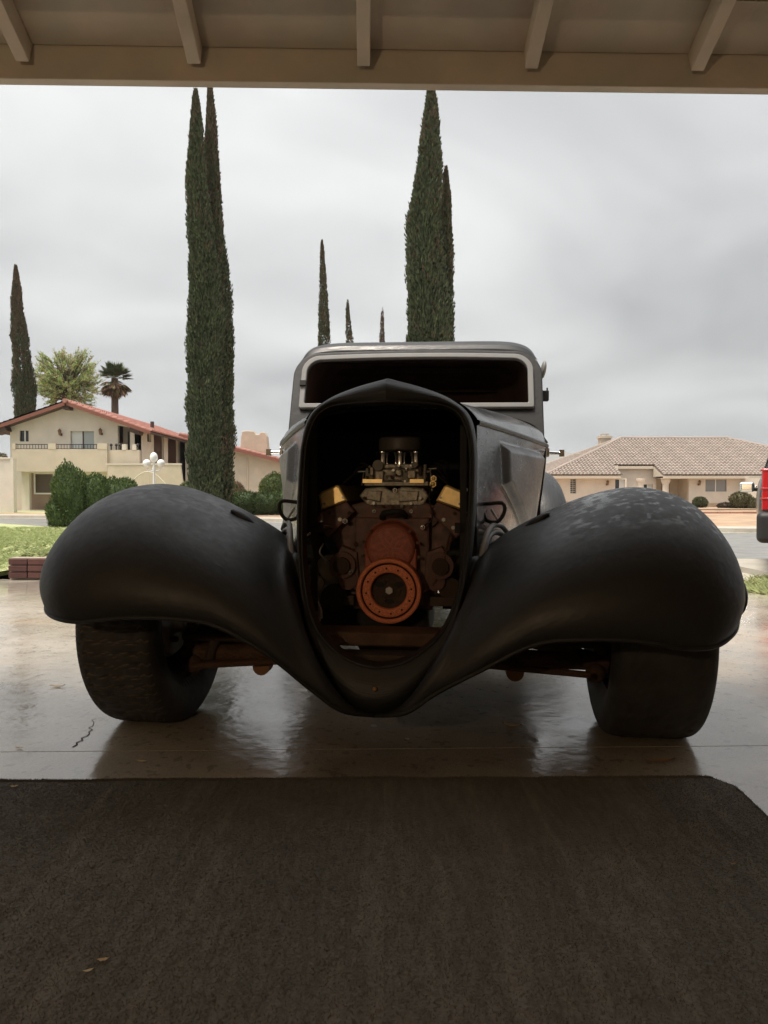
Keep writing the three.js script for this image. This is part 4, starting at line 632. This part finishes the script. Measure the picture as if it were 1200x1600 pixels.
{ // two-storey house with red tile roof: gable towards the street. local origin at x = 0, base; front wall at local z = 0
  const D = 44, X = px => (px - 600) / FPX * D, Y = py => EYE + (770 - py) / FPX * D - GY;
  const h = thing('house', 'two storey cream stucco house with red tile roof and front balcony', 'house', V(0, GY, -D));
  const xl = X(17), xr = X(219), xm = X(113), yr = Y(631), yeL = Y(664), yeR = Y(668), base = -.2;
  const slope = (yr - yeR) / (xr - xm), roofY = x => x < xm ? yr - (xm - x) * (yr - yeL) / (xm - xl) : yr - (x - xm) * slope;
  const slide = [X(111), X(148), Y(701), Y(674)], small = [X(32), X(46), Y(690), Y(673)], door = [X(185), X(204), Y(705), Y(665)];
  const fw = part('front_wall', wallWithHoles(xl, xr, base, 0, -.3, 0, [slide, small, door], [[xr, roofY(xr) - .12], [xm, yr - .15], [xl, roofY(xl) - .12]]), M.stucco, h);
  const Zb = -17;
  // side wall facing the garden, with openings to a gallery
  const Zs = px => -((-xr) * FPX / (600 - px) - D), sideH = roofY(xr) - .12;
  const sw = new THREE.Shape([[0, base], [-Zb, base], [-Zb, sideH], [0, sideH]].map(p => new THREE.Vector2(...p))); const sideHoles = [[231, 237, 690, 676], [241, 257, 724, 672], [263, 279, 733, 680], [282, 296, 752, 684]].map(([a, b, y0, y1]) => { const k = D / FPX; return [-Zs(a), -Zs(b), EYE + (770 - y0) * (D - Zs(a)) / FPX - GY, EYE + (770 - y1) * (D - Zs(a)) / FPX - GY]; });
  for (const [a, b, c, d] of sideHoles) { const p = new THREE.Path(); p.moveTo(a, c); p.lineTo(a, d); p.lineTo(b, d); p.lineTo(b, c); p.closePath(); sw.holes.push(p); }
  const sg = new THREE.ExtrudeGeometry(sw, { depth: .3, bevelEnabled: false }); sg.rotateY(Math.PI / 2); sg.translate(xr - .3, 0, 0); part('side_wall', metreUV(sg), M.stucco, h);
  sideHoles.forEach(([a, b, c, d], i) => part(i ? 'gallery_door' : 'side_window', box(xr - .22, xr - .15, c, d, -b, -a), i ? std([.06, .025, .016], .4) : M.glassDark, h));
  part('side_wall', box(xl, xl + .3, base, yeL, Zb, -.3), M.stucco, h); part('back_wall', box(xl + .3, xr - .3, base, yeL, Zb, Zb + .3), M.stucco, h);
  part('upper_floor', box(xl + .3, xr - .3, Y(706) - .1, Y(706), Zb + .3, -.3), M.stuccoTan, h);
  // roof: two slabs with tiles, overhanging the gable
  const over = .75, roof = new THREE.Group(); roof.name = 'roof'; h.add(roof);
  for (const s of [-1, 1]) {
    const run = s > 0 ? (xr - xm) + .9 : (xm - xl) + 1.0, dy = s > 0 ? slope : (yr - yeL) / (xm - xl), ang = Math.atan(dy), len = run / Math.cos(ang), M4 = new THREE.Matrix4().makeTranslation(xm, yr, 0).multiply(new THREE.Matrix4().makeRotationZ(s > 0 ? -ang : ang));
    part('deck', box(s > 0 ? 0 : -len, s > 0 ? len : 0, -.14, 0, Zb - .5, over).applyMatrix4(M4), M.trimDark, roof);
    const tr = tileRun(-Zb + over + .5, Math.ceil(len / .36), .30, .36, .05); // x along ridge, y up the slope
    tr.applyMatrix4(new THREE.Matrix4().set(0, -s, 0, s * len, 0, 0, 1, .004, -1, 0, 0, over, 0, 0, 0, 1)); tr.applyMatrix4(M4);
    const tm = part('tiles', tr, M.tileRed, roof); tm.userData.kind = 'stuff';
    part('barge_board', box(s > 0 ? 0 : -len, s > 0 ? len : 0, -.17, .03, over, over + .05).applyMatrix4(M4), std([.22, .085, .06], .8), roof);
    part('beam_end', box(s > 0 ? len - 1.25 : -len + .35, s > 0 ? len - .65 : -len + 1.05, -.42, -.16, -.1, over - .05).applyMatrix4(M4), M.trimDark, roof);
  }
  part('ridge_cap', (() => { const g = new THREE.CylinderGeometry(.13, .13, -Zb + over + .4, 10); g.rotateX(Math.PI / 2); g.translate(xm, yr + .06, (Zb + over) / 2); return g; })(), M.tileRed, roof);
  part('ridge_beam', box(xm - .22, xm + .12, yr - .42, yr - .15, -.1, over - .1), M.trimDark, roof);
  part('vent_pipe', rod(V(X(206), roofY(X(206)) - .1, -4), V(X(206), roofY(X(206)) + .55, -4), .12), M.trimDark, roof);
  windowUnit(h, slide[0], slide[1], slide[2], slide[3], -.18, { frame: M.trimDark, panes: [M.curtain, std([.36, .40, .40], .3)], f: .07 });
  windowUnit(h, small[0], small[1], small[2], small[3], -.15, { frame: M.white, f: .07 });
  part('recess', box(door[0], door[1], door[2], door[3], -1.2, -.9), M.stuccoTan, h); part('door', box(X(193), X(204), Y(705), Y(673), -.88, -.82), std([.03, .02, .016], .6), h);
  wallLamp(h, X(97), Y(678), 0); wallLamp(h, X(160), Y(677), 0);
  // balcony slab, parapet with iron railing between stucco posts
  const bal = new THREE.Group(); bal.name = 'balcony'; h.add(bal); const zb = 1.5, ky = (D - zb) / D, Xb = px => X(px) * ky, Yb = py => (Y(py) + GY - EYE) * ky + EYE - GY;
  part('parapet', box(Xb(20), Xb(168), Yb(737), Yb(702), zb - .2, zb), M.stuccoTan, bal); part('floor_slab', box(Xb(20), Xb(168), Yb(737), Yb(737) + .2, .0, zb - .2), M.stuccoTan, bal);
  for (const [a, b] of [[76, 88], [153, 168], [20, 25]]) part('post', box(Xb(a), Xb(b), Yb(702), Yb(693), zb - .22, zb + .02), M.stuccoTan, bal);
  const rail = (a, b) => { part('railing', merge([box(Xb(a), Xb(b), Yb(694.5) - .02, Yb(694.5) + .02, zb - .13, zb - .09), box(Xb(a), Xb(b), Yb(701) - .02, Yb(701) + .01, zb - .13, zb - .09)]), M.iron, bal); for (let x = Xb(a) + .1; x < Xb(b); x += .17) part('baluster', box(x - .011, x + .011, Yb(701), Yb(694.5), zb - .12, zb - .10), M.iron, bal); };
  rail(25, 76); rail(88, 153);
  // landing and stair to the right
  part('landing_wall', box(Xb(168), Xb(217), Yb(727), Yb(703), zb - .4, zb - .15), M.stuccoTan, bal); for (const [a, b] of [[190, 196], [206, 212]]) part('post', box(Xb(a), Xb(b), Yb(703), Yb(694), zb - .42, zb - .13), M.stucco, bal);
  part('finial', merge([172, 180, 186, 214].map(p => at(new THREE.SphereGeometry(.09, 8, 6), Xb(p), Yb(695), zb - .25)).concat([172, 180, 186, 214].map(p => box(Xb(p) - .03, Xb(p) + .03, Yb(703), Yb(696), zb - .3, zb - .22)))), M.iron, bal);
  part('stair_wall', metreUV(prism([[Xb(174), Yb(760)], [Xb(290), Yb(760)], [Xb(286), Yb(727)], [Xb(174), Yb(727)]], zb + .3, zb + .55)), M.stuccoTan, h);
  part('stair_coping', box(Xb(172), Xb(287), Yb(727), Yb(726) + .05, zb + .27, zb + .58), M.stucco, h);
  part('gate_arch', tube(Array.from({ length: 12 }, (_, i) => { const t = i / 11; return V(lerp(Xb(214), Xb(268), t), Yb(757) + 1.0 * Math.sin(Math.PI * (.12 + t * .8)) - .3, zb + 1.0); }), .035, 6), M.trimPale, h);
  for (let k = 0; k < 9; k++) part('gate_bar', rod(V(lerp(Xb(218), Xb(264), k / 8), 0, zb + 1.0), V(lerp(Xb(218), Xb(264), k / 8), Yb(757) + .62 * Math.sin(Math.PI * (.15 + .75 * k / 8)), zb + 1.0), .014, .014, 6), M.trimPale, h);
  // ground floor under the balcony: recessed porch
  part('ground_wall', wallWithHoles(Xb(25), Xb(165), base, Yb(737), .55, .8, [[Xb(37), Xb(82), Yb(797), Yb(737) - .06]]), M.stucco, h);
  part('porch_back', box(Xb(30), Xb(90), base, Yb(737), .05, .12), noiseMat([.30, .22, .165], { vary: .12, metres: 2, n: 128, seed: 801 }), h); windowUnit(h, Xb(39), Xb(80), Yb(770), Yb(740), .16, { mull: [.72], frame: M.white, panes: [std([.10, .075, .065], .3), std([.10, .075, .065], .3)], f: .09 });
  part('plinth', box(Xb(20), Xb(84), base, Yb(798), .8, 1.1), M.stuccoPale, h);
}
{ // low wall left of the house
  const d = 39.5, w = thing('garden_wall', 'rough whitewashed garden wall beside the red roofed house', 'wall', V(0, GY, -d)), X = px => (px - 600) / FPX * d, Y = py => EYE + (770 - py) / FPX * d - GY;
  part('panel', box(X(-90), X(17), -.2, Y(718), -.3, 0), M.stuccoPale, w); part('pier', box(X(17.5), X(22), -.2, Y(716), -.32, .04), M.stuccoPale, w); part('coping', box(X(-90), X(17), Y(718), Y(715), -.36, .05, .02), M.trimPale, w);
  shrub(g0(2, 50), [[0, 2.9, 0, .55, .8, .5]], 803, 1500, 'thin grey bush showing over the whitewashed wall', [[.14, .14, .09], [.20, .18, .12]], .12);
}
{ // single-storey wing with its own gable and broad chimney
  const D = 52, X = px => (px - 600) / FPX * D, Y = py => EYE + (770 - py) / FPX * D - GY, h = thing('garage_wing', 'low cream wing with red tile roof and broad triple chimney', 'house', V(0, GY, -D));
  const x0 = X(290), x1 = X(452), y0 = Y(681), y1 = Y(722), sl = (y0 - y1) / (x1 - x0), ang = Math.atan(sl), len = (x1 - x0) / Math.cos(ang) + .9, M4 = new THREE.Matrix4().makeTranslation(x0, y0, 0).multiply(new THREE.Matrix4().makeRotationZ(-ang));
  part('wall', metreUV(prism([[x0, -.2], [x1, -.2], [x1, y1 - .2], [x0, y0 - .2]], -9, 0)), M.stuccoPale, h); part('pipe', rod(V(X(387), 0, .06), V(X(387), Y(716), .06), .05), M.stucco, h);
  const roof = new THREE.Group(); roof.name = 'roof'; h.add(roof);
  part('deck', box(-.2, len, -.16, 0, -9.5, .8).applyMatrix4(M4), M.trimDark, roof);
  const tr = tileRun(10.3, Math.ceil(len / .36), .30, .36, .05); tr.applyMatrix4(new THREE.Matrix4().set(0, -1, 0, len, 0, 0, 1, .004, -1, 0, 0, .8, 0, 0, 0, 1)); tr.applyMatrix4(M4); part('tiles', tr, M.tileRed, roof).userData.kind = 'stuff';
  part('barge_board', box(-.2, len, -.2, .03, .8, .85).applyMatrix4(M4), std([.24, .095, .07], .8), roof);
  const cz = -4, kc = (D - cz) / D, cx = px => X(px) * kc, cy = py => (Y(py) + GY - EYE) * kc + EYE - GY;
  const ch = part('chimney', metreUV(prism([[cx(374), cy(725)], [cx(421), cy(725)], [cx(417), cy(682)], [cx(414), cy(676)], [cx(408), cy(675)], [cx(405), cy(679)], [cx(400), cy(679)], [cx(397), cy(674)], [cx(386), cy(673)], [cx(379), cy(674)], [cx(377), cy(682)]], cz - 1.0, cz, .05)), noiseMat([.52, .44, .34], { vary: .12, metres: 3, n: 256, seed: 805, bump: .004 }), roof);
}
{ // lamp post with three white globes
  const d = 35, p = thing('lamp_post', 'white garden lamp post with three white globes', 'lamp post', g0(241, d)), Y = py => EYE + (770 - py) / FPX * d - GY, s = d / FPX;
  part('post', lathe([[.0, -.1], [.16, 0], [.16, .12], [.07, .25], [.055, Y(735)], [.09, Y(732)], [.05, Y(728)], [.05, Y(722)]], 16), M.white, p);
  part('arm', tube([[-11 * s, Y(732), 0], [-8 * s, Y(735), 0], [0, Y(736), 0], [8 * s, Y(735), 0], [11 * s, Y(732), 0]], .035, 8), M.white, p);
  const gl = std([.82, .82, .80], .3); for (const [x, y] of [[-11 * s, 724], [11 * s, 724]]) part('globe', at(new THREE.SphereGeometry(6.2 * s, 20, 14), x, Y(y), 0), gl, p);
  part('globe', (() => { const g = new THREE.SphereGeometry(6.0 * s, 20, 14); g.scale(1, 1.35, 1); g.translate(0, Y(715), 0); return g; })(), gl, p);
}
{ // stucco bungalow with hipped barrel-tile roof
  const D = 55.6, h = thing('bungalow', 'single storey stucco bungalow with brown barrel tile hip roof', 'house', V(0, GY, -D)), X = px => (px - 600) / FPX * D, Y = py => EYE + (770 - py) / FPX * D - GY;
  const ye = 2.36, ridgeY = 5.70, eaveZ = .6, run = 8.5, x0 = 12.1, x1 = 38.0, xr0 = 20.4, xr1 = 29.5, ang = Math.atan2(ridgeY - ye, run), len = run / Math.cos(ang), nx0 = X(966), nx1 = X(1031), notch = 2.15;
  const roof = new THREE.Group(); roof.name = 'roof'; h.add(roof);
  const B = (pts, mat, n) => { const g = new THREE.BufferGeometry(); const p = []; for (const [a, b, c] of pts) p.push(...a, ...b, ...c); g.setAttribute('position', new THREE.Float32BufferAttribute(p, 3)); g.computeVertexNormals(); return part(n, metreUV(g), mat, roof); };
  const e = (x, k) => [x, lerp(ye, ridgeY, k), lerp(eaveZ, eaveZ - run, k)], hipX = k => lerp(x0, xr0, k), hipX2 = k => lerp(x1, xr1, k), kn = notch / len;
  const q = (a, b, c, d) => [[a, b, c], [a, c, d]], bz = eaveZ - 2 * run;
  B([...q(e(x0, 0), e(nx0, 0), e(nx0, kn), e(hipX(kn), kn)), ...q(e(nx1, 0), e(x1, 0), e(hipX2(kn), kn), e(nx1, kn)), ...q(e(hipX(kn), kn), e(hipX2(kn), kn), e(xr1, 1), e(xr0, 1)), [[x0, ye, eaveZ], [xr0, ridgeY, eaveZ - run], [x0, ye, bz]], [[x1, ye, eaveZ], [x1, ye, bz], [xr1, ridgeY, eaveZ - run]], ...q([x0, ye, bz], [xr0, ridgeY, eaveZ - run], [xr1, ridgeY, eaveZ - run], [x1, ye, bz])], std([.10, .07, .055], .9), 'deck');
  const place = (g, ox, ry) => { g.applyMatrix4(new THREE.Matrix4().makeRotationX(-(Math.PI / 2 - ang))); g.rotateY(ry); return g; };
  const ft = tileRun(x1 - x0, Math.floor(len / .37), .285, .37, .06, (x, y) => { const k = y / len, X0 = x + x0; return X0 > hipX(k) + .05 && X0 < hipX2(k) - .05 && !(X0 > nx0 && X0 < nx1 && y < notch); });
  ft.applyMatrix4(new THREE.Matrix4().makeRotationX(-(Math.PI / 2 - ang))); ft.translate(x0, ye + .015, eaveZ); part('tiles', ft, M.tileBrown, roof).userData.kind = 'stuff';
  const lenL = Math.hypot(xr0 - x0, ridgeY - ye), angL = Math.atan2(ridgeY - ye, xr0 - x0), lt = tileRun(2 * run, Math.floor(lenL / .37), .285, .37, .06, (x, y) => { const k = y / lenL; return x > run * k && x < 2 * run - run * k; });
  lt.applyMatrix4(new THREE.Matrix4().makeRotationX(-(Math.PI / 2 - angL))); lt.rotateY(-Math.PI / 2); lt.translate(x0, ye + .015, bz); part('tiles', lt, M.tileBrown, roof).userData.kind = 'stuff';
  const cap = (a, b) => part('ridge_cap', (() => { const g = rod(V(...a), V(...b), .15, .15, 8); return g; })(), M.tileBrown, roof);
  cap([xr0, ridgeY + .06, eaveZ - run], [xr1, ridgeY + .06, eaveZ - run]); cap([x0, ye + .08, eaveZ], [xr0, ridgeY + .08, eaveZ - run]); cap([x1, ye + .08, eaveZ], [xr1, ridgeY + .08, eaveZ - run]); cap([x0, ye + .08, bz], [xr0, ridgeY + .08, eaveZ - run]);
  const fas = (a, b, y, z) => part('fascia', box(a, b, y - .22, y - .01, z - .05, z + .03), M.trimPale, roof); fas(x0, nx0, ye, eaveZ); fas(nx1, x1, ye, eaveZ); fas(nx0 + .01, nx1 - .01, ye + notch * Math.sin(ang), eaveZ - notch * Math.cos(ang));
  part('notch_side', box(nx0 - .06, nx0, ye - .2, ye + notch * Math.sin(ang), eaveZ - notch * Math.cos(ang), eaveZ - .7), M.stucco, roof); part('notch_side', metreUV(prism([[0, 0], [notch * Math.cos(ang), 0], [notch * Math.cos(ang), notch * Math.sin(ang)]].map(([a, b]) => [a, b]), 0, .06).rotateY(Math.PI / 2).translate(nx1, ye - .06, eaveZ)), M.trimPale, roof);
  part('chimney', merge([box(19.2, 20.1, 2.5, 5.9, -10.6, -9.7), box(19.1, 20.2, 5.9, 6.1, -10.7, -9.6)]), M.stuccoTan, roof); part('chimney_cap', merge([box(19.35, 19.95, 6.28, 6.33, -10.4, -9.8), ...[[19.4, -10.35], [19.9, -10.35], [19.4, -9.85], [19.9, -9.85]].map(([x, z]) => box(x - .03, x + .03, 6.1, 6.28, z - .03, z + .03))]), M.stuccoTan, roof);
  part('soffit', box(x0, nx0, ye - .24, ye - .2, 0, eaveZ - .05), M.trimPale, h); part('soffit', box(nx1, x1, ye - .24, ye - .2, 0, eaveZ - .05), M.trimPale, h);
  const yt = ye - .2, wins = [[X(961), X(976), Y(769), yt - .09], [X(1102), X(1135), Y(768), yt - .09]], gb = [X(891), X(900), Y(771), yt - .06], entry = [X(979), X(1032)], porch = [X(1044), X(1076)];
  part('front_wall', wallWithHoles(12.6, entry[0], -.2, yt, -.25, 0, [wins[0], gb]), M.stucco, h); part('front_wall', wallWithHoles(porch[1], X(1158), -.2, yt, -.25, 0, [wins[1]]), M.stucco, h); part('wing_wall', box(X(1158), 37, -.2, yt, .8, 1.1), M.stucco, h); part('wing_wall', box(X(1158), X(1158) + .25, -.2, yt, .0, .8), M.stucco, h);
  part('water_stain_band', box(12.6, entry[0], -.2, .42, 0, .012), noiseMat([.46, .345, .225], { vary: .25, metres: 1.6, n: 256, seed: 811, rough: .95 }), h); part('water_stain_band', box(porch[1], X(1158), -.2, .30, 0, .012), noiseMat([.48, .37, .25], { vary: .25, metres: 1.6, n: 256, seed: 812, rough: .95 }), h);
  // taller entry set back in the notch, with arch ribs and a window
  const zn = -1.7, yn = ye + notch * Math.sin(ang) - .2; part('entry_wall', wallWithHoles(entry[0] - .6, entry[1] + .3, -.2, yn, zn - .2, zn, [[X(1004) * 1.03, X(1020) * 1.03, .55, 1.72]]), M.stucco, h);
  windowUnit(h, X(1004) * 1.03, X(1020) * 1.03, .55, 1.72, zn - .1, { panes: [M.glassDark, M.curtain] });
  for (const px of [1000, 1039]) part('column', lathe([[.32, -.2], [.32, .1], [.24, .2], [.22, 1.7], [.3, 1.85], [.34, 2.0], [.34, yt]], 20).translate(X(px), 0, .1), M.stucco, h);
  part('porch_back', box(porch[0] - .4, porch[1] + .2, -.2, yt, -2.3, -2.1), M.stuccoTan, h); part('porch_side', box(porch[1], porch[1] + .2, -.2, yt, -2.1, -.25), M.stuccoTan, h); part('front_door', box(X(1049), X(1062), -.1, 1.9, -2.1, -2.03), std([.33, .27, .20], .6), h);
  part('porch_ceiling', box(porch[0] - .4, porch[1], yt - .02, yt + .03, -2.1, 0), M.trimPale, h);
  part('inner_floor', box(12.7, 37, -.25, -.12, -16, -.25), M.stuccoTan, h); part('back_wall', box(12.6, 37, -.2, yt, bz + .6, bz + .8), M.stucco, h); part('side_wall', box(12.6, 12.8, -.2, yt, bz + .8, -.25), M.stucco, h);
  windowUnit(h, ...wins[0], -.12, { panes: [M.glassDark, M.curtain] }); windowUnit(h, ...wins[1], -.12, { panes: [std([.24, .25, .25], .25), std([.26, .27, .27], .25)] });
  const gbm = [std([.10, .105, .10], .15), std([.20, .20, .18], .2)], gw = new THREE.Group(); gw.name = 'glass_block_window'; h.add(gw); part('grout', box(gb[0], gb[1], gb[2], gb[3], -.2, -.14), M.trimPale, gw);
  for (let j = 0; j < 7; j++) for (let i = 0; i < 2; i++) { const w = (gb[1] - gb[0]) / 2, hh = (gb[3] - gb[2]) / 7; part('glass_block', box(gb[0] + i * w + .02, gb[0] + (i + 1) * w - .02, gb[2] + j * hh + .02, gb[2] + (j + 1) * hh - .02, -.14, -.10, .015), gbm[(i + j) % 2 ? 0 : 1 - (j % 3 ? 1 : 0)], gw); }
  wallLamp(h, X(948), Y(756), 0); wallLamp(h, X(1091), Y(756), 0);
}
{ // scattered yard stones and low terrace boards across the street
  const w = thing('yard_border', 'low reddish brick border across the dirt front yard', 'border', V(0, GY, -38)), X = px => (px - 600) / FPX * 38; const g = box(-.3, .3, 0, .12, -.1, .1, .015); const mt = [std([.36, .19, .13], .9), std([.30, .15, .10], .9)];
  for (let x = X(1030); x < X(1240); x += .66) { const m = part('brick_block', g, mt[Math.round(x * 3) % 2 ? 0 : 1], w); m.position.set(x, -.02, (x % .2) * .3); }
  const w2 = thing('yard_border', 'low tan stone border across the dirt yard, nearer the bungalow', 'border', V(0, GY, -45)); for (let x = X(1030) * 1.18; x < X(1240) * 1.18; x += .66) { const m = part('stone_block', g, std([.30, .22, .15], .9), w2); m.position.set(x, -.02, (x % .3) * .3); }
}
// ---------------------------------------------------------------- parked vehicle seen from behind at the right edge
{
  const v = thing('parked_vehicle', 'dark grey sport utility vehicle with tall red tail lamp and chrome mirror', 'vehicle', V(3.90, -.20, -7.7)); v.rotation.y = -.465;      // local origin: left rear corner at ground level; x to its right side, -z forward
  const W = 1.95, Lg = 4.9, paint = new THREE.MeshPhysicalMaterial({ color: lin(.02, .021, .023), roughness: .3, clearcoat: .6, clearcoatRoughness: .1 }), glass = phys([.015, .018, .02], .05), blk = std([.018, .018, .019], .55), red = phys([.50, .012, .018], .12, { clearcoat: 1 }), rub = std([.02, .02, .02], .8);
  const sec = (z) => { const k = clamp(-z / Lg); return k; };
  // lower body: section swept front to back with rounded corners in plan
  const plan = z => .0 + .10 * Math.pow(clamp(1 - (-z) / .35), 2) + .14 * Math.pow(clamp(1 - (z + Lg) / .5), 2);
  const top = z => -z < 3.55 ? 1.12 : lerp(1.10, .98, (-z - 3.55) / 1.35);
  part('lower_body', grid(40, 44, (u, k) => { const z = -Lg * k, o = plan(z), yt = top(z), a = u; const P = [[o + .09, .42], [o + .03, .50], [o, .70], [o + .01, .92], [o + .03, yt - .04], [o + .10, yt], [W / 2, yt + .01]]; const s = a < .5 ? 1 : -1, t = (a < .5 ? a * 2 : 2 - a * 2) * (P.length - 1), i = Math.min(P.length - 2, Math.floor(t)), x = lerp(P[i][0], P[i + 1][0], t - i), y = lerp(P[i][1], P[i + 1][1], t - i); return V(s > 0 ? x : W - x, y, z); }), paint, v);
  part('tailgate', grid(10, 10, (x, y) => V(lerp(.10, W - .10, x), lerp(.45, 1.13, y), -.015 + .015 * Math.sin(Math.PI * y))), paint, v);
  part('front_panel', grid(2, 2, (x, y) => V(lerp(.14, W - .14, x), lerp(.42, .99, y), -Lg)), paint, v);
  part('floor_panel', box(.12, W - .12, .38, .43, -Lg + .1, -.1), blk, v);
  const gx = (y) => .03 + (y - 1.1) * .34;
  part('cabin', grid(24, 30, (u, k) => { const z = lerp(-.10, -3.5, k), yt = 1.80 - (k > .7 ? (k - .7) / .3 * .68 : 0) - (k < .08 ? (.08 - k) * 1.2 : 0), P = [[.05, 1.11], [gx(1.45) , 1.45], [gx(1.70), Math.max(1.12, yt - .08)], [.34, yt], [W / 2, yt + .02]]; const s = u < .5 ? 1 : -1, t = (u < .5 ? u * 2 : 2 - u * 2) * 4, i = Math.min(3, Math.floor(t)), x = lerp(P[i][0], P[i + 1][0], t - i), y = Math.min(lerp(P[i][1], P[i + 1][1], t - i), yt + .02); return V(s > 0 ? x : W - x, y, z - .25 * (y - 1.1) * (k < .5 ? 1 : 0)); }), paint, v);
  part('rear_window', grid(8, 6, (x, y) => { const yy = lerp(1.16, 1.62, y), m = gx(yy) + .10; return V(lerp(m, W - m, x), yy, -.105 - .25 * (yy - 1.1) + .012); }), glass, v);
  part('rear_panel', grid(8, 6, (x, y) => { const yy = lerp(1.10, 1.74, y), m = gx(yy) + .02; return V(lerp(m, W - m, x), yy, -.11 - .25 * (yy - 1.1)); }), paint, v);
  for (const s of [0, 1]) {
    const mx = x => s ? W - x : x;
    for (const [z0, z1] of [[-.75, -1.6], [-1.68, -2.6]]) part('side_window', grid(6, 6, (a, b) => { const y = lerp(1.17, 1.58, b); return V(mx(gx(y) - .012), y, lerp(z0, z1, a) - .12 * (y - 1.1)); }), glass, v);
    const tl = part('tail_lamp', box(Math.min(mx(.045), mx(.19)), Math.max(mx(.045), mx(.19)), .735, 1.175, -.13, .022, .02), red, v); for (const y of [.86, .965, 1.155]) part('lamp_bar', box(Math.min(mx(.03), mx(.195)), Math.max(mx(.03), mx(.195)), y - .007, y + .007, -.135, .028, .004), std([.45, .04, .05], .3), tl);
    const mir = new THREE.Group(); mir.name = 'mirror'; v.add(mir); part('housing', box(Math.min(mx(-.21), mx(-.02)), Math.max(mx(-.21), mx(-.02)), .93, 1.07, -2.75, -2.62, .035), C.chrome, mir); part('arm', rod(V(mx(-.04), .97, -2.68), V(mx(.05), .96, -2.72), .025), blk, mir);
    part('door_handle', box(Math.min(mx(-.02), mx(.005)), Math.max(mx(-.02), mx(.005)), .98, 1.01, -1.75, -1.58, .008), C.chrome, v);
    for (const z of [-.95, -3.95]) { const w = new THREE.Group(); w.name = 'wheel'; w.position.set(mx(.34), .38, z); v.add(w); part('tyre', lathe([[.25, -.12], [.34, -.125], [.37, -.11], [.38, -.06], [.38, .06], [.37, .11], [.34, .125], [.25, .12]], 40, 'x'), rub, w); part('rim', lathe([[.02, s ? .09 : -.09], [.10, s ? .10 : -.10], [.22, s ? .07 : -.07], [.25, s ? .12 : -.12]], 30, 'x'), C.steel, w); }
  }
  part('rear_bumper', (() => { const g = new RoundedBoxGeometry(W - .0, .32, .30, 4, .06); g.translate(W / 2, .56, -.02); return g; })(), blk, v);
  part('bumper_step', box(.25, W - .25, .70, .725, -.08, .12, .008), rub, v); part('license_plate', box(W / 2 - .16, W / 2 + .16, .80, .95, -.01, .012), M.white, v);
  part('hitch', box(W / 2 - .05, W / 2 + .05, .34, .42, -.4, .10, .01), blk, v); part('exhaust', rod(V(.42, .36, -.6), V(.40, .35, .06), .035), C.steel, v);
}
renderer.render(scene, camera);
